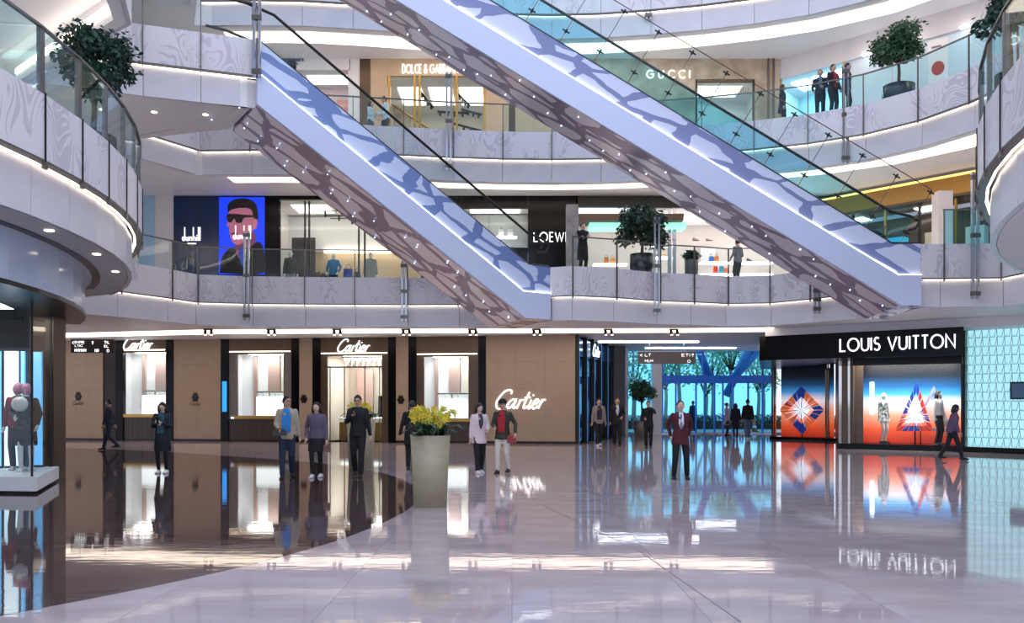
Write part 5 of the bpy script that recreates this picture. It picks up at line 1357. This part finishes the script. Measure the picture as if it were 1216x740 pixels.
# ---- shop dummies
def dummyfig(loc, yaw, H, label, grp=None, **kw):
    kw.setdefault('hair', None); kw.setdefault('shoes', None)
    return figure(loc, yaw, H, label, dummy=M_dummy, cat='mannequin', name='mannequin', group=grp, **kw)
g = lambda fr, px, d, z: tuple((fr.p0 + fr.t * fr.uz(px, 400, d)[0] + fr.n * d)) + (z,)
dummyfig(g(LB, 1049, .6, .2), d2r(30), 1.80, 'mannequin in a short patterned dress inside the large corner window', top='#E8EAEA', mat_top=M_print, hem=.72, legs=None, sleeves=True, shoes='#101014')
w = dummyfig(g(LB, 1114, .55, .2), d2r(34), 1.86, 'mannequin in a white blouse and wide dark trousers beside the triangle prop', top='#E9E6E2', bottom='#2C2830', hair='long', hem=.92, shoes='#0C0C10', hands=((-.25, -.02, .82), (.25, -.05, .86)))
bag(w, 'white handbag hanging from the hand of the mannequin in wide trousers', '#EEEAE4', .26, .2, 1)
dummyfig((-9.52, 16.5, .3), d2r(25), 1.72, 'mannequin in a plaid coat with a pink covered head on the corner shop plinth', top='#3A4048', mat_top=M_plaid, hem=.5, legs='skirt', bottom='#1E2228', sock='#D8D4D6', shoes='#DEDADC', mask=True, hands=((-.18, -.18, 1.05), (.2, -.1, .9)))
dummyfig((-9.88, 16.85, .3), d2r(10), 1.74, 'mannequin with a red printed top behind the plaid coat on the corner shop plinth', top='#7A2230', bottom='#1C2430', mask=True, shoes='#D8D4D8', hem=.8)
ob('white_ball_bag', MB().ball((0, 0, .0), .15, .13, .15, 16, 9), M_dummy, None, (-9.5, 16.25, 1.62), label='round white bag on the shoulder of the plaid coat mannequin', cat='bag')
MW = 'clothed dummies in the menswear window'
dummyfig(g(F2, 345, .9, Z2), d2r(10), 1.95, 'mannequin in an olive jacket and grey trousers beside the twin black posts', MW, top='#3B3D36', bottom='#77797A', shoes='#151515')
dummyfig(g(F2, 396, 1.0, Z2), d2r(-8), 1.88, 'mannequin in a bright blue jacket and black trousers in the menswear window', MW, top='#1E6FA6', bottom='#0E0F14', shoes='#0C0C0C', hands=((-.22, -.1, .95), (.22, -.1, .95)))
dummyfig(g(F2, 440, 1.0, Z2), d2r(14), 1.92, 'mannequin in a pale patterned coat by the black posts, next to the escalator', MW, top='#8B8C8A', bottom='#20242C', shoes='#0C0C0C', hem=.7)

# ================================================================ PLANTS
M_trunk = mat('bark', '#5A4636', .8, noise=(8, .4)); M_soil = mat('soil', '#1E1611', .9)
def leaf_mat(n, c, c2):
    m = mat(n, c, .5, noise=(3, .4), col2=c2)
    b = m.node_tree.nodes['Principled BSDF']; b.inputs['Subsurface Weight'].default_value = 0
    return m
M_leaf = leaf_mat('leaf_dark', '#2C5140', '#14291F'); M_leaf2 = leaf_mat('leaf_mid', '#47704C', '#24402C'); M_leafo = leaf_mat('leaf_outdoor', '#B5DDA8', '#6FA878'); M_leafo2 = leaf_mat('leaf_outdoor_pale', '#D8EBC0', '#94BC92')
def leaves(n, clusters, size, rnd, droop=.2):
    mb = MB()
    for i in range(n):
        c, r = clusters[rnd.randrange(len(clusters))]
        while True:
            q = Vector((rnd.uniform(-1, 1), rnd.uniform(-1, 1), rnd.uniform(-1, 1)))
            if q.length < 1: break
        q = q * (.55 + .45 * rnd.random()) if q.length > .4 else q * 1.6
        p = Vector(c) + Vector((q.x * r[0], q.y * r[1], q.z * r[2]))
        d = Vector((rnd.uniform(-1, 1), rnd.uniform(-1, 1), rnd.uniform(-.9, .5) - droop)).normalized()
        s = d.cross(Vector((rnd.uniform(-1, 1), rnd.uniform(-1, 1), rnd.uniform(-1, 1)))).normalized()
        L = size * rnd.uniform(.7, 1.3); w = L * .24; nn = s.cross(d) * L * .06
        mb.add([p, p + d * L * .5 + s * w + nn, p + d * L, p + d * L * .5 - s * w + nn], [(0, 1, 2), (0, 2, 3)])
    return mb
def tree(loc, label, pot, zc, rx, rz, n, size, seed, m=None, potm=None, trunk_r=.05, square=False, group=None, name='potted_tree', cat='tree', spread=7):
    rnd = random.Random(seed); m = m or M_leaf
    r = empty(name, loc, label=label, cat=cat, group=group)
    hp = 0
    if pot:
        pr, hp = pot
        pt_ = ob('pot', MB().lathe([(pr * .8, 0), (pr, hp * .5), (pr, hp), (pr * .92, hp), (pr * .9, hp - .06), (0, hp - .06)], 20), potm or M_blackm, r)
        ob('soil', MB().lathe([(0, hp - .07), (pr * .85, hp - .07), (pr * .85, hp - .05), (0, hp - .05)], 16), M_soil, pt_)
    cl = []
    for i in range(spread):
        a = 2 * PI * i / spread + rnd.uniform(-.4, .4); q = rnd.uniform(.3, .62)
        cl.append(((rx * q * math.cos(a), rx * q * math.sin(a), zc + rz * rnd.uniform(-.5, .45)), (rx * .5, rx * .5, rz * .5)))
    cl.append(((0, 0, zc + rz * .45), (rx * .5, rx * .5, rz * .5)))
    z0 = hp - .1 if pot else 0
    tk_ = ob('trunk', MB().tube([(0, 0, z0), (.03 * rx, .02, z0 + (zc - z0) * .4), (-.02, 0, z0 + (zc - z0) * .75), (0, 0, zc + rz * .3)], [trunk_r * 1.2, trunk_r, trunk_r * .85, trunk_r * .4], 8), (M_trunk if pot else mat('pale_bark', '#A09A94', .8, noise=(6, .3))), r)
    for c, _ in cl[:-1]:
        ob('branch', MB().tube([(0, 0, zc - rz * .75), (c[0] * .45, c[1] * .45, zc - rz * .45 + (c[2] - zc) * .3), c], [trunk_r * .55, trunk_r * .4, trunk_r * .15], 6), M_trunk, tk_)
    ob('foliage', leaves(n, cl, size, rnd), m, r, recalc=False, kind='stuff')
    return r
tree(PY(110, 16.0, Z2), 'large leafy potted tree behind the bronze posts of the round balcony', (.42, .7), 2.15, .92, .72, 3200, .13, 1, M_leaf)
tree(PY(762, 29.75, Z2), 'round potted tree standing on the second storey beside the tall steel mast', (.42, .88), 1.95, 1.12, .95, 3200, .17, 2, M_leaf, mat('pot_navy', '#161B26', .2))
tree(PY(821, 30.0, Z2), 'small plant in a grey column pot on the second storey', (.24, .72), .92, .32, .2, 400, .13, 3, M_leaf, mat('pot_grey', '#56585A', .4), .02)
tree(PY(1067, 27.3, Z3), 'round topped potted tree on the upper gallery near the white poster', (.5, .8), 2.15, 1.02, .85, 3000, .15, 4, M_leaf2, mat('pot_teal', '#14242E', .2))
tree((7.5, 12.7, Z2), 'leafy plant looking over the bronze posts of the opposite balcony', (.2, .6), 1.55, .5, .45, 900, .12, 5, M_leaf)
tree(PY(762, 41.0, 0), 'round potted tree beside the beige column at the glass entrance', (.4, .75), 2.15, .78, .75, 2200, .16, 6, M_leaf2, mat('pot_beige', '#8A7E78', .4))

# ---- flower planters
M_planter = mat('planter_stone', '#A89E82', .4, noise=(2.2, .14), stretch=(1, 1, 3)); M_petal = mat('petal_yellow', '#E2C838', .5); M_petal2 = mat('petal_lime', '#C9CF5A', .5); M_oleaf = mat('orchid_leaf', '#2A4A30', .4); M_stem = mat('stem_green', '#5C7A3A', .6)
petal = MB()
for k in range(5):
    a = 2 * PI * k / 5 + .3; q = lambda r_, da: (r_ * math.cos(a + da), -.01 * (r_ > .02), r_ * math.sin(a + da))
    petal.add([(0, 0, 0), q(.028, -.5), q(.05, 0), q(.028, .5)], [(0, 1, 2), (0, 2, 3)])
petal.ball((0, -.015, -.004), .012, .014, .012, 6, 4)
PM = [petal.mesh('flower', M_petal, False), petal.mesh('flower', M_petal2, False)]
def planter(loc, rz, label, half, h, seed, nf=70):
    rnd = random.Random(seed); r = empty('flower_planter', loc, rz, label=label, cat='planter', group='tall stone planters with yellow orchids')
    k = math.sqrt(2)
    pt_ = ob('pot', MB().lathe([(half * .84 * k, 0), (half * .9 * k, h * .5), (half * k, h), (half * k * .93, h), (half * k * .9, h - .05), (0, h - .05)], 4, a=PI / 4), M_planter, r)
    ob('soil', MB().box(-half * .88, half * .88, -half * .88, half * .88, h - .06, h - .03), M_soil, pt_)
    for i in range(34):
        a = rnd.uniform(0, 2 * PI); L = rnd.uniform(.26, .44); o = Vector((rnd.uniform(-.2, .2), rnd.uniform(-.2, .2), h - .03)); d = Vector((math.cos(a), math.sin(a), 0)); s = Vector((-d.y, d.x, 0)) * .065
        up = rnd.uniform(.6, 1.6); rows = [(0, .3, 0), (L * .35, 1, .14 * up), (L * .75, 1, .16 * up), (L, .1, .05 + .12 * (up - .6))]
        mb = MB(); mb.loft([[o + d * x - s * w_ + Vector((0, 0, z)), o + d * x + Vector((0, 0, z - .015)), o + d * x + s * w_ + Vector((0, 0, z)), o + d * x + Vector((0, 0, z - .005))] for x, w_, z in rows], True, True)
        ob('leaf', mb, M_oleaf, r, recalc=False)
    for i in range(20):
        a = rnd.uniform(0, 2 * PI); rr = rnd.uniform(.05, .22); x0, y0 = rr * math.cos(a), rr * math.sin(a); lx, ly = math.cos(a) * rnd.uniform(.05, .26), math.sin(a) * rnd.uniform(.05, .22); hh = rnd.uniform(.26, .42)
        pts = [Vector((x0, y0, h - .03)), Vector((x0 + lx * .1, y0 + ly * .1, h + hh * .6)), Vector((x0 + lx * .5, y0 + ly * .5, h + hh)), Vector((x0 + lx * 1.1, y0 + ly * 1.1, h + hh * .93))]
        ob('stem', MB().tube(pts, .005, 5), M_stem, r)
        for j in range(nf // 20):
            t = .45 + .55 * j / (nf // 20); q = pts[1].lerp(pts[2], (t - .4) / .3) if t < .7 else pts[2].lerp(pts[3], (t - .7) / .3)
            f = link('flower', PM[rnd.random() < .3], r, tuple(q + Vector((rnd.uniform(-.04, .04), rnd.uniform(-.05, .05), rnd.uniform(-.04, .04)))))
            f.rotation_euler = (rnd.uniform(-.7, .7), rnd.uniform(-.5, .5), rnd.uniform(-PI, PI) if j % 3 == 0 else rnd.uniform(-.7, .7)); f.scale = [rnd.uniform(1.0, 1.5)] * 3
    return r
planter((-1.31, 13.42, 0), d2r(8), 'tall stone planter of yellow orchids standing out on the pale floor', .305, 1.13, 11, 160)
planter(PY(429, 21.2, 0), d2r(4), 'stone planter of yellow orchids behind the man in black at the jeweller door', .33, 1.2, 12, 140)

# ================================================================ OUTSIDE THE GLASS
ob('ground_outside', MB().box(-12, 45, 46.5, 110, -.06, -.008), mat('paving_grey', '#9A9C98', .7, noise=(.6, .2)), kind='structure')
OG = 'trees outside the glass entrance'
lab = ['pale leafy tree outside seen between the columns', 'slender tree outside behind the door header', 'broad tree outside above the dark hedge', 'tree with bare lower trunk outside the doors', 'distant tree outside beside the corner shop', 'bushy green tree far outside', 'tall thin tree far outside', 'wide pale tree closing the view outside', 'dark green tree closing the view outside']
for i, (px, Y, zc, rx, rz) in enumerate(((752, 54, 4.2, 2.1, 2.4), (806, 57, 4.6, 2.0, 2.3), (846, 60, 4.8, 2.8, 2.6), (868, 55, 5.0, 1.8, 1.7), (906, 63, 4.4, 2.0, 2.4), (735, 66, 5, 3, 3.6), (790, 70, 5.4, 3.0, 3.6), (838, 74, 5, 3.4, 3.8), (900, 70, 5.2, 3.4, 3.6))):
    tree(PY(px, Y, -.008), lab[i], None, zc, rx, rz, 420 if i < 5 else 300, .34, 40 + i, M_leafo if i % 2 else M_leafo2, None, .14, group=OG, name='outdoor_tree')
rnd = random.Random(9)
hd = [((x, 0, .55), (.9, .6, .5)) for x in range(0, 17, 1)]
t = empty('hedge', (5, 52.5, -.008), label='long dark clipped hedge outside the glass doors', cat='hedge')
ob('foliage', leaves(3500, hd, .2, rnd), M_leaf2, t, recalc=False, kind='stuff'); ob('stems', MB().box(-.5, 16.5, -.3, .3, 0, .5), M_trunk, t)
p = PY(896, 47.5, -.008)
c = empty('traffic_cone', p, label='small orange and white cone outside the last glass door', cat='cone')
ob('cone', MB().lathe([(.16, .03), (.02, .6), (0, .6)], 14), mat('cone_orange', '#E0602A', .5), c); bx('foot', (-.2, .2, -.2, .2, 0, .03), M_blackm, c)
ob('band', MB().lathe([(.115, .22), (.085, .34), (.08, .34), (.11, .22)], 14), M_bright, c)
